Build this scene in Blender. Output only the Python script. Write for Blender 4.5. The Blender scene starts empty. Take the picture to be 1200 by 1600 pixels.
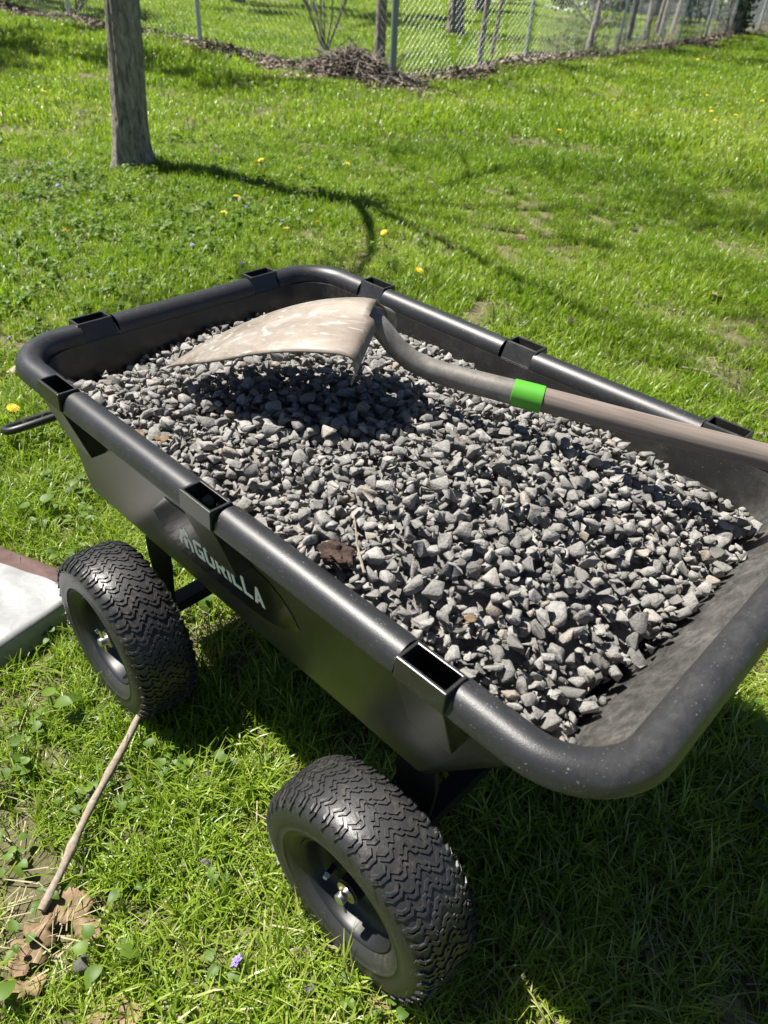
import bpy, bmesh, math, random
import numpy as np
from mathutils import Vector, Matrix, Euler

random.seed(7); rng = np.random.default_rng(7)
S = bpy.context.scene
COL = S.collection
PI = math.pi

# ------------------------------------------------------------------ camera
CAM = np.array([0.6563, -0.7393, 1.1733]); YAW, PITCH, ROLL, FPX = 2.301981, 0.651790, 0.068914, 1161.786
_f = np.array([math.cos(YAW)*math.cos(PITCH), math.sin(YAW)*math.cos(PITCH), -math.sin(PITCH)])
_r = np.array([math.sin(YAW), -math.cos(YAW), 0.0]); _u = np.cross(_r, _f)
_r, _u = math.cos(ROLL)*_r + math.sin(ROLL)*_u, -math.sin(ROLL)*_r + math.cos(ROLL)*_u
cam = bpy.data.cameras.new('camera'); camo = bpy.data.objects.new('camera', cam); COL.objects.link(camo)
camo.matrix_world = Matrix(((_r[0], _u[0], -_f[0], CAM[0]), (_r[1], _u[1], -_f[1], CAM[1]), (_r[2], _u[2], -_f[2], CAM[2]), (0, 0, 0, 1)))
cam.sensor_fit = 'VERTICAL'; cam.sensor_height = 32.0; cam.lens = FPX/1600*32.0
cam.clip_start = 0.02; cam.clip_end = 600
cam.dof.use_dof = True; cam.dof.focus_distance = 1.12; cam.dof.aperture_fstop = 7.0
S.camera = camo
S.render.resolution_x, S.render.resolution_y = 768, 1024
S.cycles.max_bounces = 5; S.cycles.diffuse_bounces = 2; S.cycles.glossy_bounces = 3; S.cycles.transmission_bounces = 3; S.cycles.transparent_max_bounces = 4

# ------------------------------------------------------------------ world, sun, exposure
SUN = Vector((-0.312, -0.118, 0.60)).normalized()          # towards the sun
w = bpy.data.worlds.new('World'); S.world = w; w.use_nodes = True
nt = w.node_tree; bg = nt.nodes['Background']
sky = nt.nodes.new('ShaderNodeTexSky'); sky.sky_type = 'NISHITA'; sky.sun_disc = False; sky.air_density = 0.5; sky.dust_density = 0.3
sky.sun_elevation = math.asin(SUN.z); sky.sun_rotation = math.atan2(SUN.x, SUN.y)
nt.links.new(sky.outputs[0], bg.inputs[0]); bg.inputs[1].default_value = 0.05
sl = bpy.data.lights.new('sun', 'SUN'); sl.energy = 5.0; sl.angle = math.radians(0.53); sl.color = (1.0, 0.955, 0.88)
so = bpy.data.objects.new('sun', sl); COL.objects.link(so)
so.rotation_euler = (-SUN).to_track_quat('-Z', 'Y').to_euler(); so.location = (-3, -1, 6)
S.view_settings.view_transform = 'Standard'; S.view_settings.look = 'None'
S.view_settings.exposure = 1.3; S.view_settings.gamma = 1.0; S.view_settings.use_curve_mapping = False

# ------------------------------------------------------------------ helpers
def at(px, py, z=0.0):
    """ground (or height z) point under photo pixel px,py"""
    d = _f + _r*(px-600)/FPX + _u*(800-py)/FPX
    return CAM + (z-CAM[2])/d[2]*d

def tag(o, label=None, cat=None, group=None, kind=None):
    if label: o['label'] = label
    if cat: o['category'] = cat
    if group: o['group'] = group
    if kind: o['kind'] = kind
    return o

def empty(name, loc=(0, 0, 0), parent=None, rot=None):
    o = bpy.data.objects.new(name, None); COL.objects.link(o); o.location = loc; o.empty_display_size = 0.05
    if rot: o.rotation_euler = rot
    if parent: o.parent = parent
    return o

class MB:
    def __init__(s): s.v = []; s.f = []; s.n = 0
    def add(s, v, f):
        v = [tuple(map(float, p)) for p in v]; k = s.n
        s.v += v; s.f += [tuple(i+k for i in q) for q in f]; s.n += len(v); return s
    def box(s, x0, x1, y0, y1, z0, z1, M=None):
        v = [(x, y, z) for x in (x0, x1) for y in (y0, y1) for z in (z0, z1)]
        if M is not None: v = [tuple(M @ Vector(p)) for p in v]
        return s.add(v, [(0, 1, 3, 2), (4, 6, 7, 5), (0, 4, 5, 1), (2, 3, 7, 6), (0, 2, 6, 4), (1, 5, 7, 3)])
    def tube(s, pts, rad, n=8, caps=True):
        pts = [Vector(p) for p in pts]; m = len(pts)
        if not hasattr(rad, '__len__'): rad = [rad]*m
        t0 = (pts[1]-pts[0]).normalized(); a = t0.orthogonal().normalized(); v = []
        for i, p in enumerate(pts):
            t = (pts[min(i+1, m-1)]-pts[max(i-1, 0)]).normalized()
            a = (a - t*a.dot(t)); a = a.normalized() if a.length > 1e-6 else t.orthogonal().normalized(); b = t.cross(a)
            for k in range(n):
                q = 2*PI*k/n; v.append(p + rad[i]*(math.cos(q)*a + math.sin(q)*b))
        f = [(i*n+k, i*n+(k+1) % n, (i+1)*n+(k+1) % n, (i+1)*n+k) for i in range(m-1) for k in range(n)]
        if caps: f += [tuple(range(n-1, -1, -1)), tuple((m-1)*n+k for k in range(n))]
        return s.add(v, f)
    def lathe(s, prof, n=48, closed=False):
        """profile of (u, r) about the y axis, u along y"""
        v = []
        for k in range(n):
            q = 2*PI*k/n
            for u, r in prof: v.append((r*math.cos(q), u, r*math.sin(q)))
        m = len(prof); e = m if closed else m-1
        f = [(k*m+i, k*m+(i+1) % m, ((k+1) % n)*m+(i+1) % m, ((k+1) % n)*m+i) for k in range(n) for i in range(e)]
        return s.add(v, f)
    def mesh(s, name, smooth=True, angle=None):
        me = bpy.data.meshes.new(name); me.from_pydata(s.v, [], s.f)
        if smooth: me.polygons.foreach_set('use_smooth', [True]*len(me.polygons))
        me.update()
        if angle is not None: me.set_sharp_from_angle(angle=math.radians(angle))
        return me
    def build(s, name, mat, parent=None, smooth=True, angle=40, loc=None, recalc=True):
        me = s.mesh(name, smooth)
        if recalc:
            bm = bmesh.new(); bm.from_mesh(me); bmesh.ops.recalc_face_normals(bm, faces=bm.faces); bm.to_mesh(me); bm.free()
        if smooth and angle is not None: me.set_sharp_from_angle(angle=math.radians(angle))
        return link(name, me, mat, parent, loc)

def link(name, me, mat, parent=None, loc=None):
    o = bpy.data.objects.new(name, me); COL.objects.link(o)
    if mat and len(me.materials) == 0: me.materials.append(mat)
    if parent: o.parent = parent
    if loc is not None: o.location = loc
    return o

def fast_mesh(name, V, F, smooth=False, attrs=None):
    """numpy arrays: V (n,3), F (m,k) constant polygon size"""
    me = bpy.data.meshes.new(name); V = np.asarray(V, np.float32); F = np.asarray(F, np.int32); k = F.shape[1]
    me.vertices.add(len(V)); me.vertices.foreach_set('co', V.ravel())
    me.loops.add(F.size); me.loops.foreach_set('vertex_index', F.ravel())
    me.polygons.add(len(F)); me.polygons.foreach_set('loop_start', np.arange(0, F.size, k, dtype=np.int32))
    try: me.polygons.foreach_set('loop_total', np.full(len(F), k, np.int32))
    except Exception: pass
    if smooth: me.polygons.foreach_set('use_smooth', np.ones(len(F), bool))
    me.update(calc_edges=True)
    for nme, (dom, arr) in (attrs or {}).items():
        a = me.attributes.new(nme, 'FLOAT', dom); a.data.foreach_set('value', np.asarray(arr, np.float32))
    me.validate(); return me

# ---- materials
def mat(name, base, rough=0.6, metal=0.0, spec=0.5):
    m = bpy.data.materials.new(name); m.use_nodes = True; n = m.node_tree.nodes; b = n['Principled BSDF']
    b.inputs['Base Color'].default_value = (*base, 1); b.inputs['Roughness'].default_value = rough
    b.inputs['Metallic'].default_value = metal; b.inputs['Specular IOR Level'].default_value = spec
    return m
def nd(m, t, **kw):
    n = m.node_tree.nodes.new(t)
    for k, v in kw.items(): setattr(n, k, v)
    return n
def lk(m, a, b): m.node_tree.links.new(a, b)
def bsdf(m): return m.node_tree.nodes['Principled BSDF']
def coords(m, scale=(1, 1, 1), kind='Object'):
    tc = nd(m, 'ShaderNodeTexCoord'); mp = nd(m, 'ShaderNodeMapping'); mp.inputs['Scale'].default_value = scale
    lk(m, tc.outputs[kind], mp.inputs[0]); return mp.outputs[0]
def noise(m, vec, scale, detail=4, rough=0.55, dist=0.0):
    n = nd(m, 'ShaderNodeTexNoise'); n.inputs['Scale'].default_value = scale; n.inputs['Detail'].default_value = detail
    n.inputs['Roughness'].default_value = rough; n.inputs['Distortion'].default_value = dist
    lk(m, vec, n.inputs['Vector']); return n.outputs['Fac']
def ramp(m, fac, stops, interp='LINEAR'):
    r = nd(m, 'ShaderNodeValToRGB'); r.color_ramp.interpolation = interp
    e = r.color_ramp.elements
    while len(e) < len(stops): e.new(0.5)
    for k, (p, c) in enumerate(stops): e[k].position = p; e[k].color = (*c, 1) if len(c) == 3 else c
    lk(m, fac, r.inputs[0]); return r.outputs[0]
def mixc(m, fac, a, b, mode='MIX'):
    x = nd(m, 'ShaderNodeMix', data_type='RGBA', blend_type=mode)
    for s, val in ((0, fac), (6, a), (7, b)):
        if hasattr(val, 'is_linked') or hasattr(val, 'links'): lk(m, val, x.inputs[s])
        elif s == 0: x.inputs[0].default_value = val
        else: x.inputs[s].default_value = (*val, 1)
    return x.outputs[2]
def bump(m, h, strength=0.3, dist=0.01, normal=None):
    b = nd(m, 'ShaderNodeBump'); b.inputs['Strength'].default_value = strength; b.inputs['Distance'].default_value = dist
    lk(m, h, b.inputs['Height'])
    if normal is not None: lk(m, normal, b.inputs['Normal'])
    return b.outputs[0]
G3 = lambda v: (v, v, v)

def plastic(name, base, rough, dust=0.35, pits=True, spec=0.5, end=(0.9, 1.0, 0.0)):
    m = mat(name, base, rough, spec=spec); b = bsdf(m); v = coords(m)
    n1 = noise(m, v, 9, 6, 0.65, 0.4); n2 = noise(m, v, 60, 4, 0.7)
    d = ramp(m, n1, [(0.45, G3(0)), (0.75, G3(1))])
    d2 = ramp(m, n2, [(0.4, G3(0.1)), (0.7, G3(1))])
    dm = mixc(m, 1.0, d, d2, 'MULTIPLY')
    sc = nd(m, 'ShaderNodeMath', operation='MULTIPLY'); lk(m, dm, sc.inputs[0]); sc.inputs[1].default_value = dust
    spk = ramp(m, noise(m, v, 420, 2, 0.5), [(0.70, G3(0)), (0.735, G3(0.55))])
    mx = nd(m, 'ShaderNodeMath', operation='MAXIMUM'); lk(m, sc.outputs[0], mx.inputs[0]); lk(m, spk, mx.inputs[1])
    st_ = ramp(m, noise(m, coords(m, (14, 260, 260)), 1.0, 4, 0.6, 0.3), [(0.715, G3(0)), (0.74, G3(0.28))]); st2 = ramp(m, noise(m, coords(m, (240, 18, 200)), 1.0, 4, 0.6, 0.4), [(0.715, G3(0)), (0.74, G3(0.28))])
    for q_ in (st_, st2): m2 = nd(m, 'ShaderNodeMath', operation='MAXIMUM'); lk(m, mx.outputs[0], m2.inputs[0]); lk(m, q_, m2.inputs[1]); mx = m2
    # scuffed, dusty tipping end
    sx_ = nd(m, 'ShaderNodeSeparateXYZ'); lk(m, coords(m), sx_.inputs[0]); er = nd(m, 'ShaderNodeMapRange'); er.inputs[1].default_value = end[0]; er.inputs[2].default_value = end[1]; er.inputs[4].default_value = end[2]
    lk(m, sx_.outputs[0], er.inputs[0]); sv = coords(m, (90, 45, 60)); scr = ramp(m, noise(m, sv, 1.0, 7, 0.75, 1.2), [(0.36, G3(0.3)), (0.66, G3(1))])
    blot = ramp(m, noise(m, v, 22, 6, 0.7, 1.0), [(0.35, G3(0.2)), (0.68, G3(1))]); sb = mixc(m, 1.0, scr, blot, 'MULTIPLY'); em = nd(m, 'ShaderNodeMath', operation='MULTIPLY'); lk(m, er.outputs[0], em.inputs[0]); lk(m, sb, em.inputs[1])
    mo = nd(m, 'ShaderNodeMath', operation='MAXIMUM'); lk(m, mx.outputs[0], mo.inputs[0]); lk(m, em.outputs[0], mo.inputs[1]); mx = mo
    c = mixc(m, mx.outputs[0], base, (0.30, 0.285, 0.26)); lk(m, c, b.inputs['Base Color'])
    rr = nd(m, 'ShaderNodeMapRange'); rr.inputs[3].default_value = rough-0.05; rr.inputs[4].default_value = rough+0.28
    lk(m, mx.outputs[0], rr.inputs[0]); lk(m, rr.outputs[0], b.inputs['Roughness'])
    lk(m, bump(m, noise(m, v, 700, 3, 0.6), 0.22 if pits else 0.08, 0.0012), b.inputs['Normal'])
    return m
M_RIM = plastic('rim_plastic', (0.016, 0.0165, 0.018), 0.46, 0.08, end=(0.50, 0.575, 0.13))
M_TUB = plastic('tub_plastic', (0.0185, 0.0185, 0.0175), 0.36, 0.16, pits=False, end=(0.40, 0.50, 0.40))
M_DECAL = mat('glossy_panel', (0.010, 0.010, 0.010), 0.14)
M_LETTER = mat('white_print', (0.8, 0.8, 0.78), 0.35)
M_METAL_BLK = mat('black_powder_coat', (0.008, 0.009, 0.010), 0.46)
M_ZINC = mat('zinc', (0.62, 0.56, 0.40), 0.28, 1.0)
M_STEEL = mat('bare_steel', (0.55, 0.55, 0.53), 0.35, 1.0)
M_CAP = mat('valve_cap', (0.6, 0.6, 0.58), 0.4)

def rubber(name, base, dirt):
    m = mat(name, base, 0.55); b = bsdf(m); v = coords(m)
    d = ramp(m, noise(m, v, 14, 6, 0.7, 0.5), [(0.52, G3(0)), (0.74, G3(1))]); d2 = ramp(m, noise(m, v, 130, 3, 0.7), [(0.45, G3(0.15)), (0.62, G3(1))])
    dm = mixc(m, 1.0, d, d2, 'MULTIPLY'); s = nd(m, 'ShaderNodeMath', operation='MULTIPLY'); lk(m, dm, s.inputs[0]); s.inputs[1].default_value = dirt
    lk(m, mixc(m, s.outputs[0], base, (0.15, 0.125, 0.10)), b.inputs['Base Color'])
    rr = nd(m, 'ShaderNodeMapRange'); rr.inputs[3].default_value = 0.42; rr.inputs[4].default_value = 0.9; lk(m, s.outputs[0], rr.inputs[0]); lk(m, rr.outputs[0], b.inputs['Roughness'])
    lk(m, bump(m, noise(m, v, 260, 4, 0.65), 0.25, 0.001), b.inputs['Normal']); return m
M_TYRE = rubber('tyre_rubber', (0.021, 0.021, 0.0215), 0.30)
M_TREAD = rubber('tread_rubber', (0.022, 0.022, 0.0225), 0.5)

def stone_mat(name, single):
    m = mat(name, (0.2, 0.2, 0.2), 0.85, spec=0.3); b = bsdf(m); v = coords(m)
    if single: t = nd(m, 'ShaderNodeObjectInfo').outputs['Random']
    else: t = nd(m, 'ShaderNodeAttribute', attribute_name='tone').outputs['Fac']
    c = ramp(m, t, [(0.0, (0.165, 0.16, 0.149)), (0.3, (0.225, 0.217, 0.202)), (0.62, (0.28, 0.27, 0.25)), (0.9, (0.33, 0.318, 0.295)), (0.96, (0.26, 0.215, 0.17)), (1.0, (0.37, 0.355, 0.325))])
    g = ramp(m, noise(m, v, 230, 5, 0.75), [(0.3, G3(0.62)), (0.7, G3(1.22))]); c = mixc(m, 1.0, c, g, 'MULTIPLY')
    vein = ramp(m, noise(m, v, 60, 3, 0.6, 1.5), [(0.60, G3(0)), (0.70, G3(0.35))]); c = mixc(m, vein, c, (0.28, 0.27, 0.25))
    lk(m, c, b.inputs['Base Color'])
    h = nd(m, 'ShaderNodeMath', operation='ADD'); lk(m, noise(m, v, 320, 5, 0.7), h.inputs[0]); lk(m, noise(m, v, 95, 4, 0.6), h.inputs[1])
    lk(m, bump(m, h.outputs[0], 0.85, 0.0026), b.inputs['Normal']); return m
M_STONE = stone_mat('crushed_stone', False); M_STONE1 = stone_mat('crushed_stone_single', True)

def foliage(name, cols, trans=0.45, rough=0.5, attr='tint', spec=0.35):
    """leaf colour from the instance tint and a per blade value"""
    m = mat(name, cols[0], rough, spec=spec); b = bsdf(m)
    a = nd(m, 'ShaderNodeAttribute', attribute_name=attr); a.attribute_type = 'INSTANCER'
    bl = nd(m, 'ShaderNodeAttribute', attribute_name='rnd')
    ad = nd(m, 'ShaderNodeMath', operation='MULTIPLY_ADD'); lk(m, bl.outputs['Fac'], ad.inputs[0]); ad.inputs[1].default_value = 0.5; 
    sb = nd(m, 'ShaderNodeMath', operation='MULTIPLY'); lk(m, a.outputs['Fac'], sb.inputs[0]); sb.inputs[1].default_value = 0.5
    lk(m, sb.outputs[0], ad.inputs[2])
    k = len(cols)-1; c = ramp(m, ad.outputs[0], [(i/k, q) for i, q in enumerate(cols)])
    lk(m, c, b.inputs['Base Color'])
    tr = nd(m, 'ShaderNodeBsdfTranslucent'); c2 = mixc(m, 1.0, c, (1.15, 1.25, 0.55), 'MULTIPLY'); lk(m, c2, tr.inputs[0])
    mx = nd(m, 'ShaderNodeMixShader'); mx.inputs[0].default_value = trans
    lk(m, b.outputs[0], mx.inputs[1]); lk(m, tr.outputs[0], mx.inputs[2]); lk(m, mx.outputs[0], m.node_tree.nodes['Material Output'].inputs[0]); return m
M_GRASS = foliage('grass_blade', [(0.075, 0.145, 0.012), (0.15, 0.248, 0.017), (0.226, 0.33, 0.028), (0.305, 0.39, 0.058), (0.44, 0.415, 0.19)], 0.47, 0.38, spec=0.5)
M_WEED = foliage('broad_leaf', [(0.05, 0.105, 0.012), (0.09, 0.16, 0.017), (0.14, 0.22, 0.026)], 0.38, 0.5, spec=0.35)
M_CROWN = foliage('spring_leaf', [(0.06, 0.12, 0.02), (0.10, 0.19, 0.03), (0.16, 0.25, 0.05)], 0.4, 0.5)
M_DARKLEAF = foliage('ivy_leaf', [(0.03, 0.07, 0.02), (0.06, 0.12, 0.03), (0.12, 0.18, 0.06)], 0.3, 0.4)

def woody(name, a, b_, scale=(30, 30, 5), st=0.5, rough=0.85, dist=0.004):
    m = mat(name, a, rough, spec=0.25); b = bsdf(m); v = coords(m, scale)
    n = noise(m, v, 1.0, 6, 0.65, 0.6); lk(m, ramp(m, n, [(0.3, a), (0.7, b_)]), b.inputs['Base Color'])
    lk(m, bump(m, n, st, dist), b.inputs['Normal']); return m
M_BARK = woody('tree_bark', (0.075, 0.06, 0.048), (0.40, 0.36, 0.31), (46, 46, 13), 0.9, 0.9, 0.012)
M_BARK2 = woody('pale_bark', (0.16, 0.14, 0.12), (0.36, 0.33, 0.29), (30, 30, 6), 0.6)
M_STICK = woody('dry_stick', (0.15, 0.12, 0.09), (0.31, 0.265, 0.205), (120, 120, 60), 0.4, 0.8, 0.002)
M_DEAD = woody('dead_leaf', (0.10, 0.065, 0.034), (0.27, 0.19, 0.11), (60, 60, 60), 0.5, 0.7, 0.002)

def litter_mat():
    m = mat('leaf_litter', (0.3, 0.2, 0.14), 0.75); a = nd(m, 'ShaderNodeAttribute', attribute_name='rnd')
    lk(m, ramp(m, a.outputs['Fac'], [(0, (0.03, 0.022, 0.016)), (0.45, (0.085, 0.062, 0.045)), (0.8, (0.20, 0.155, 0.115)), (1, (0.36, 0.30, 0.235))]), bsdf(m).inputs['Base Color']); return m
M_LITTER = litter_mat()
M_STRAW = woody('straw', (0.20, 0.175, 0.10), (0.36, 0.32, 0.20), (40, 40, 40), 0.1, 0.7)
def soil_mat():
    m = mat('soil', (0.1, 0.08, 0.05), 0.95, spec=0.2); b = bsdf(m); v = coords(m)
    n = noise(m, v, 5, 8, 0.7); n2 = noise(m, v, 80, 6, 0.75)
    c = ramp(m, n, [(0.35, (0.085, 0.066, 0.045)), (0.6, (0.14, 0.115, 0.078)), (0.75, (0.20, 0.17, 0.12))])
    g = ramp(m, noise(m, v, 1.1, 5, 0.6), [(0.35, (0.10, 0.13, 0.03)), (0.65, (0.17, 0.19, 0.05))]); c = mixc(m, 0.3, c, g)
    ln = nd(m, 'ShaderNodeVectorMath', operation='LENGTH'); lk(m, v, ln.inputs[0]); mr = nd(m, 'ShaderNodeMapRange'); mr.inputs[1].default_value = 20; mr.inputs[2].default_value = 27; lk(m, ln.outputs['Value'], mr.inputs[0])
    c = mixc(m, mr.outputs[0], c, ramp(m, noise(m, v, 0.7, 6, 0.7), [(0.3, (0.07, 0.125, 0.018)), (0.7, (0.13, 0.19, 0.03))]))   # open lawn far off
    c = mixc(m, 1.0, c, ramp(m, n2, [(0.3, G3(0.6)), (0.7, G3(1.3))]), 'MULTIPLY'); lk(m, c, b.inputs['Base Color'])
    lk(m, bump(m, n2, 0.8, 0.01), b.inputs['Normal']); return m
M_SOIL = soil_mat()

# ------------------------------------------------------------------ ground
def gz(x, y):
    x = np.asarray(x, float); y = np.asarray(y, float)
    d = np.hypot(x+0.1, y); k = np.clip((d-1.6)/3, 0, 1)
    return k*(0.035*np.sin(x*0.9+1.3)*np.cos(y*0.7+0.4) + 0.018*np.sin(x*2.3+y*1.7))
def axis(c):
    p = list(np.arange(-3, 3.01, 0.15)); s = 0.15; q = 3.0
    while q < 260: s *= 1.16; q += s; p = [-q]+p+[q]
    return np.array(p)+c
gx, gy = axis(-2.5), axis(3.5); GX, GY = np.meshgrid(gx, gy, indexing='ij'); nx, ny = len(gx), len(gy)
GZ = gz(GX, GY)*np.clip(1-(np.hypot(GX, GY)-25)/20, 0, 1)
I = np.arange(nx*ny).reshape(nx, ny)
F = np.stack([I[:-1, :-1], I[1:, :-1], I[1:, 1:], I[:-1, 1:]], -1).reshape(-1, 4)
ground = link('ground', fast_mesh('ground', np.stack([GX, GY, GZ], -1).reshape(-1, 3), F, True), M_SOIL); ground['kind'] = 'structure'

FC = np.array([-5.42, 5.70]); DL = np.array([-1.0, -0.035]); DR = np.array([-0.128, 0.992])   # fence corner and its two runs
def fence_dist(x, y):
    out = np.full(np.shape(x), 99.0)
    for D, L in ((DL, 11.0), (DR, 16.0)):
        dx, dy = x-FC[0], y-FC[1]; t = np.clip(dx*D[0]+dy*D[1], 0, L)
        out = np.minimum(out, np.hypot(dx-t*D[0], dy-t*D[1]))
    return out
def vnoise(x, y, s, seed):
    """smooth value noise in 0..1"""
    r = np.random.default_rng(seed); T = r.random((256, 256)); x = np.asarray(x)/s+128.3; y = np.asarray(y)/s+128.7
    i = np.floor(x).astype(int); j = np.floor(y).astype(int); a = x-i; b = y-j; a = a*a*(3-2*a); b = b*b*(3-2*b)
    g = lambda i, j: T[i % 256, j % 256]
    return (g(i, j)*(1-a)+g(i+1, j)*a)*(1-b)+(g(i, j+1)*(1-a)+g(i+1, j+1)*a)*b
BARE = [(at(40, 1440)[:2], 0.075), (at(110, 1480)[:2], 0.05), (at(860, 430)[:2], 0.16), (at(770, 500)[:2], 0.22), (at(1150, 390)[:2], 0.16), (at(730, 188)[:2], 0.28), (at(270, 287)[:2], 0.16), (at(1020, 490)[:2], 0.14), (at(1120, 580)[:2], 0.12),
        (at(340, 600)[:2], 0.1), (at(400, 130)[:2], 0.2), (at(1000, 1480)[:2], 0.06), (at(1150, 1560)[:2], 0.07), (at(350, 1010)[:2], 0.12), (at(940, 155)[:2], 0.3), (at(420, 545)[:2], 0.2)]
BAG_C = np.array([-0.56, -0.273]); BAG_A = np.array([-0.93, -0.36]); BAG_B = np.array([0.2, -0.98]); BAG_A = BAG_A/np.linalg.norm(BAG_A); BAG_B = BAG_B/np.linalg.norm(BAG_B)
def in_bag(x, y, mrg):
    dx, dy = x-BAG_C[0], y-BAG_C[1]; det = BAG_A[0]*BAG_B[1]-BAG_A[1]*BAG_B[0]
    a = (dx*BAG_B[1]-dy*BAG_B[0])/det; b = (BAG_A[0]*dy-BAG_A[1]*dx)/det
    return (a > -mrg) & (a < 0.62) & (b > -mrg) & (b < 0.82)

# ------------------------------------------------------------------ grass (instanced clumps)
def blade_clump(name, n, rad, h0, h1, wd, lean, seg=3, lay=0.2, seed=0):
    r = np.random.default_rng(seed); V = []; F = []; R = []; k = 0
    for i in range(n):
        a = r.uniform(0, 2*PI); q = rad*math.sqrt(r.random()); bx, by = q*math.cos(a), q*math.sin(a)
        h = r.uniform(h0, h1); d = r.uniform(0, 2*PI) ; ln = r.uniform(0.1, 1.0)*lean*(2.2 if r.random() < lay else 1)
        wv = wd*r.uniform(0.6, 1.25); sx, sy = -math.sin(d)*wv/2, math.cos(d)*wv/2; tw = r.uniform(-0.5, 0.5); val = r.random()**1.3
        for s in range(seg+1):
            t = s/seg; th = ln*t; x = bx+math.cos(d)*h*math.sin(th)*t; y = by+math.sin(d)*h*math.sin(th)*t; z = max(h*t*math.cos(th*0.85), 0.004*t)-0.006*(t == 0)
            ww = (1-t**2.2)*1.0+0.05; c, s_ = math.cos(tw*t), math.sin(tw*t)
            ex, ey = (sx*c-sy*s_)*ww, (sx*s_+sy*c)*ww
            V += [(x-ex, y-ey, z), (x+ex, y+ey, z)]
        for s in range(seg): F.append((k+2*s, k+2*s+1, k+2*s+3, k+2*s+2)); R.append(val)
        k += 2*(seg+1)
    return fast_mesh(name, V, F, True, {'rnd': ('FACE', R)})
def rosette(name, n, lr, lh, seed, heart=True):
    """low broad leaved plant"""
    r = np.random.default_rng(seed); V = []; F = []; R = []
    for i in range(n):
        a = r.uniform(0, 2*PI); st = r.uniform(0.3, 1.0)*lr*1.5; h = lh*r.uniform(0.4, 1.0); L = lr*r.uniform(0.7, 1.3); tilt = r.uniform(-0.5, 0.5); val = r.random()
        ca, sa = math.cos(a), math.sin(a); k = len(V)
        pr = [(-0.12, 0.28), (0.0, 0.42), (0.25, 0.5), (0.55, 0.42), (0.8, 0.24), (1.0, 0.02)]
        for (t, wv) in pr:
            for sgn in (-1, 0, 1):
                lx = st+L*t; ly = sgn*wv*L; lz = h+tilt*L*t-0.25*L*t*t+abs(sgn)*0.12*L*wv*2
                V.append((lx*ca-ly*sa, lx*sa+ly*ca, max(lz, 0.004)))
        for p in range(len(pr)-1):
            for c in (0, 1): F.append((k+3*p+c, k+3*p+c+1, k+3*p+3+c+1, k+3*p+3+c)); R.append(val)
        k = len(V); V += [(-0.001*sa, 0.001*ca, 0), (0.001*sa, -0.001*ca, 0), (st*ca+0.001*sa, st*sa-0.001*ca, h), (st*ca-0.001*sa, st*sa+0.001*ca, h)]; F.append((k, k+1, k+2, k+3)); R.append(val)
    return fast_mesh(name, V, F, True, {'rnd': ('FACE', R)})

def scatter(name, protos, material, P, rot, scl, tint, idx, label, cat):
    c = bpy.data.collections.new(name+'_clumps')
    for k, me in enumerate(protos):
        me.materials.append(material); c.objects.link(bpy.data.objects.new('%s_clump_%02d' % (name, k), me))
    me = bpy.data.meshes.new(name); me.vertices.add(len(P)); me.vertices.foreach_set('co', np.asarray(P, np.float32).ravel())
    for nme, typ, arr, key in (('rot', 'FLOAT_VECTOR', rot, 'vector'), ('scl', 'FLOAT', scl, 'value'), ('tint', 'FLOAT', tint, 'value'), ('idx', 'INT', idx, 'value')):
        a = me.attributes.new(nme, typ, 'POINT'); a.data.foreach_set(key, np.asarray(arr, np.int32 if typ == 'INT' else np.float32).ravel())
    o = link(name, me, None); me.materials.append(material)
    g = bpy.data.node_groups.new(name+'_nodes', 'GeometryNodeTree')
    g.interface.new_socket('Geometry', in_out='INPUT', socket_type='NodeSocketGeometry'); g.interface.new_socket('Geometry', in_out='OUTPUT', socket_type='NodeSocketGeometry')
    N = g.nodes; gi = N.new('NodeGroupInput'); go = N.new('NodeGroupOutput'); ip = N.new('GeometryNodeInstanceOnPoints'); ci = N.new('GeometryNodeCollectionInfo')
    ci.inputs['Collection'].default_value = c; ci.inputs['Separate Children'].default_value = True; ci.inputs['Reset Children'].default_value = True
    def na(nm, t):
        q = N.new('GeometryNodeInputNamedAttribute'); q.data_type = t; q.inputs[0].default_value = nm; return q.outputs[0]
    L = g.links; L.new(gi.outputs[0], ip.inputs['Points']); L.new(ci.outputs[0], ip.inputs['Instance']); ip.inputs['Pick Instance'].default_value = True
    L.new(na('idx', 'INT'), ip.inputs['Instance Index']); L.new(na('rot', 'FLOAT_VECTOR'), ip.inputs['Rotation']); L.new(na('scl', 'FLOAT'), ip.inputs['Scale'])
    L.new(ip.outputs[0], go.inputs[0])
    md = o.modifiers.new('scatter', 'NODES'); md.node_group = g
    tag(o, label, cat, kind='stuff'); return o

def sector(n, r0, r1, half):
    a = YAW+rng.uniform(-half, half, n); r = np.sqrt(rng.uniform(r0*r0, r1*r1, n))
    return CAM[0]+r*np.cos(a), CAM[1]+r*np.sin(a)
def thin(x, y):
    """keep grass off litter, bare spots and the bag"""
    keep = np.ones(len(x), bool)
    fd = fence_dist(x, y)+0.12*(vnoise(x, y, 0.35, 5)-0.5); keep &= (fd > 0.27) | (rng.random(len(x)) < 0.07)
    for (c, rd) in BARE:
        d = np.hypot(x-c[0], y-c[1])*(0.75+0.6*vnoise(x, y, rd*0.6, 9)); keep &= (rng.random(len(x)) < np.clip((d/rd)**2.2, 0.16, 1))
    keep &= ~in_bag(x, y, 0.005)
    for (wx, wy) in ((0.321, -0.351), (-0.3035, -0.35)):
        keep &= ~((abs(x-wx) < 0.055) & (abs(y-wy) < 0.05))
    tr = np.hypot(x+3.78, y-1.72); keep &= tr > 0.115
    return keep
def lush(x, y): return 0.6*vnoise(x, y, 0.55, 1)+0.4*vnoise(x, y, 0.16, 2)
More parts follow.
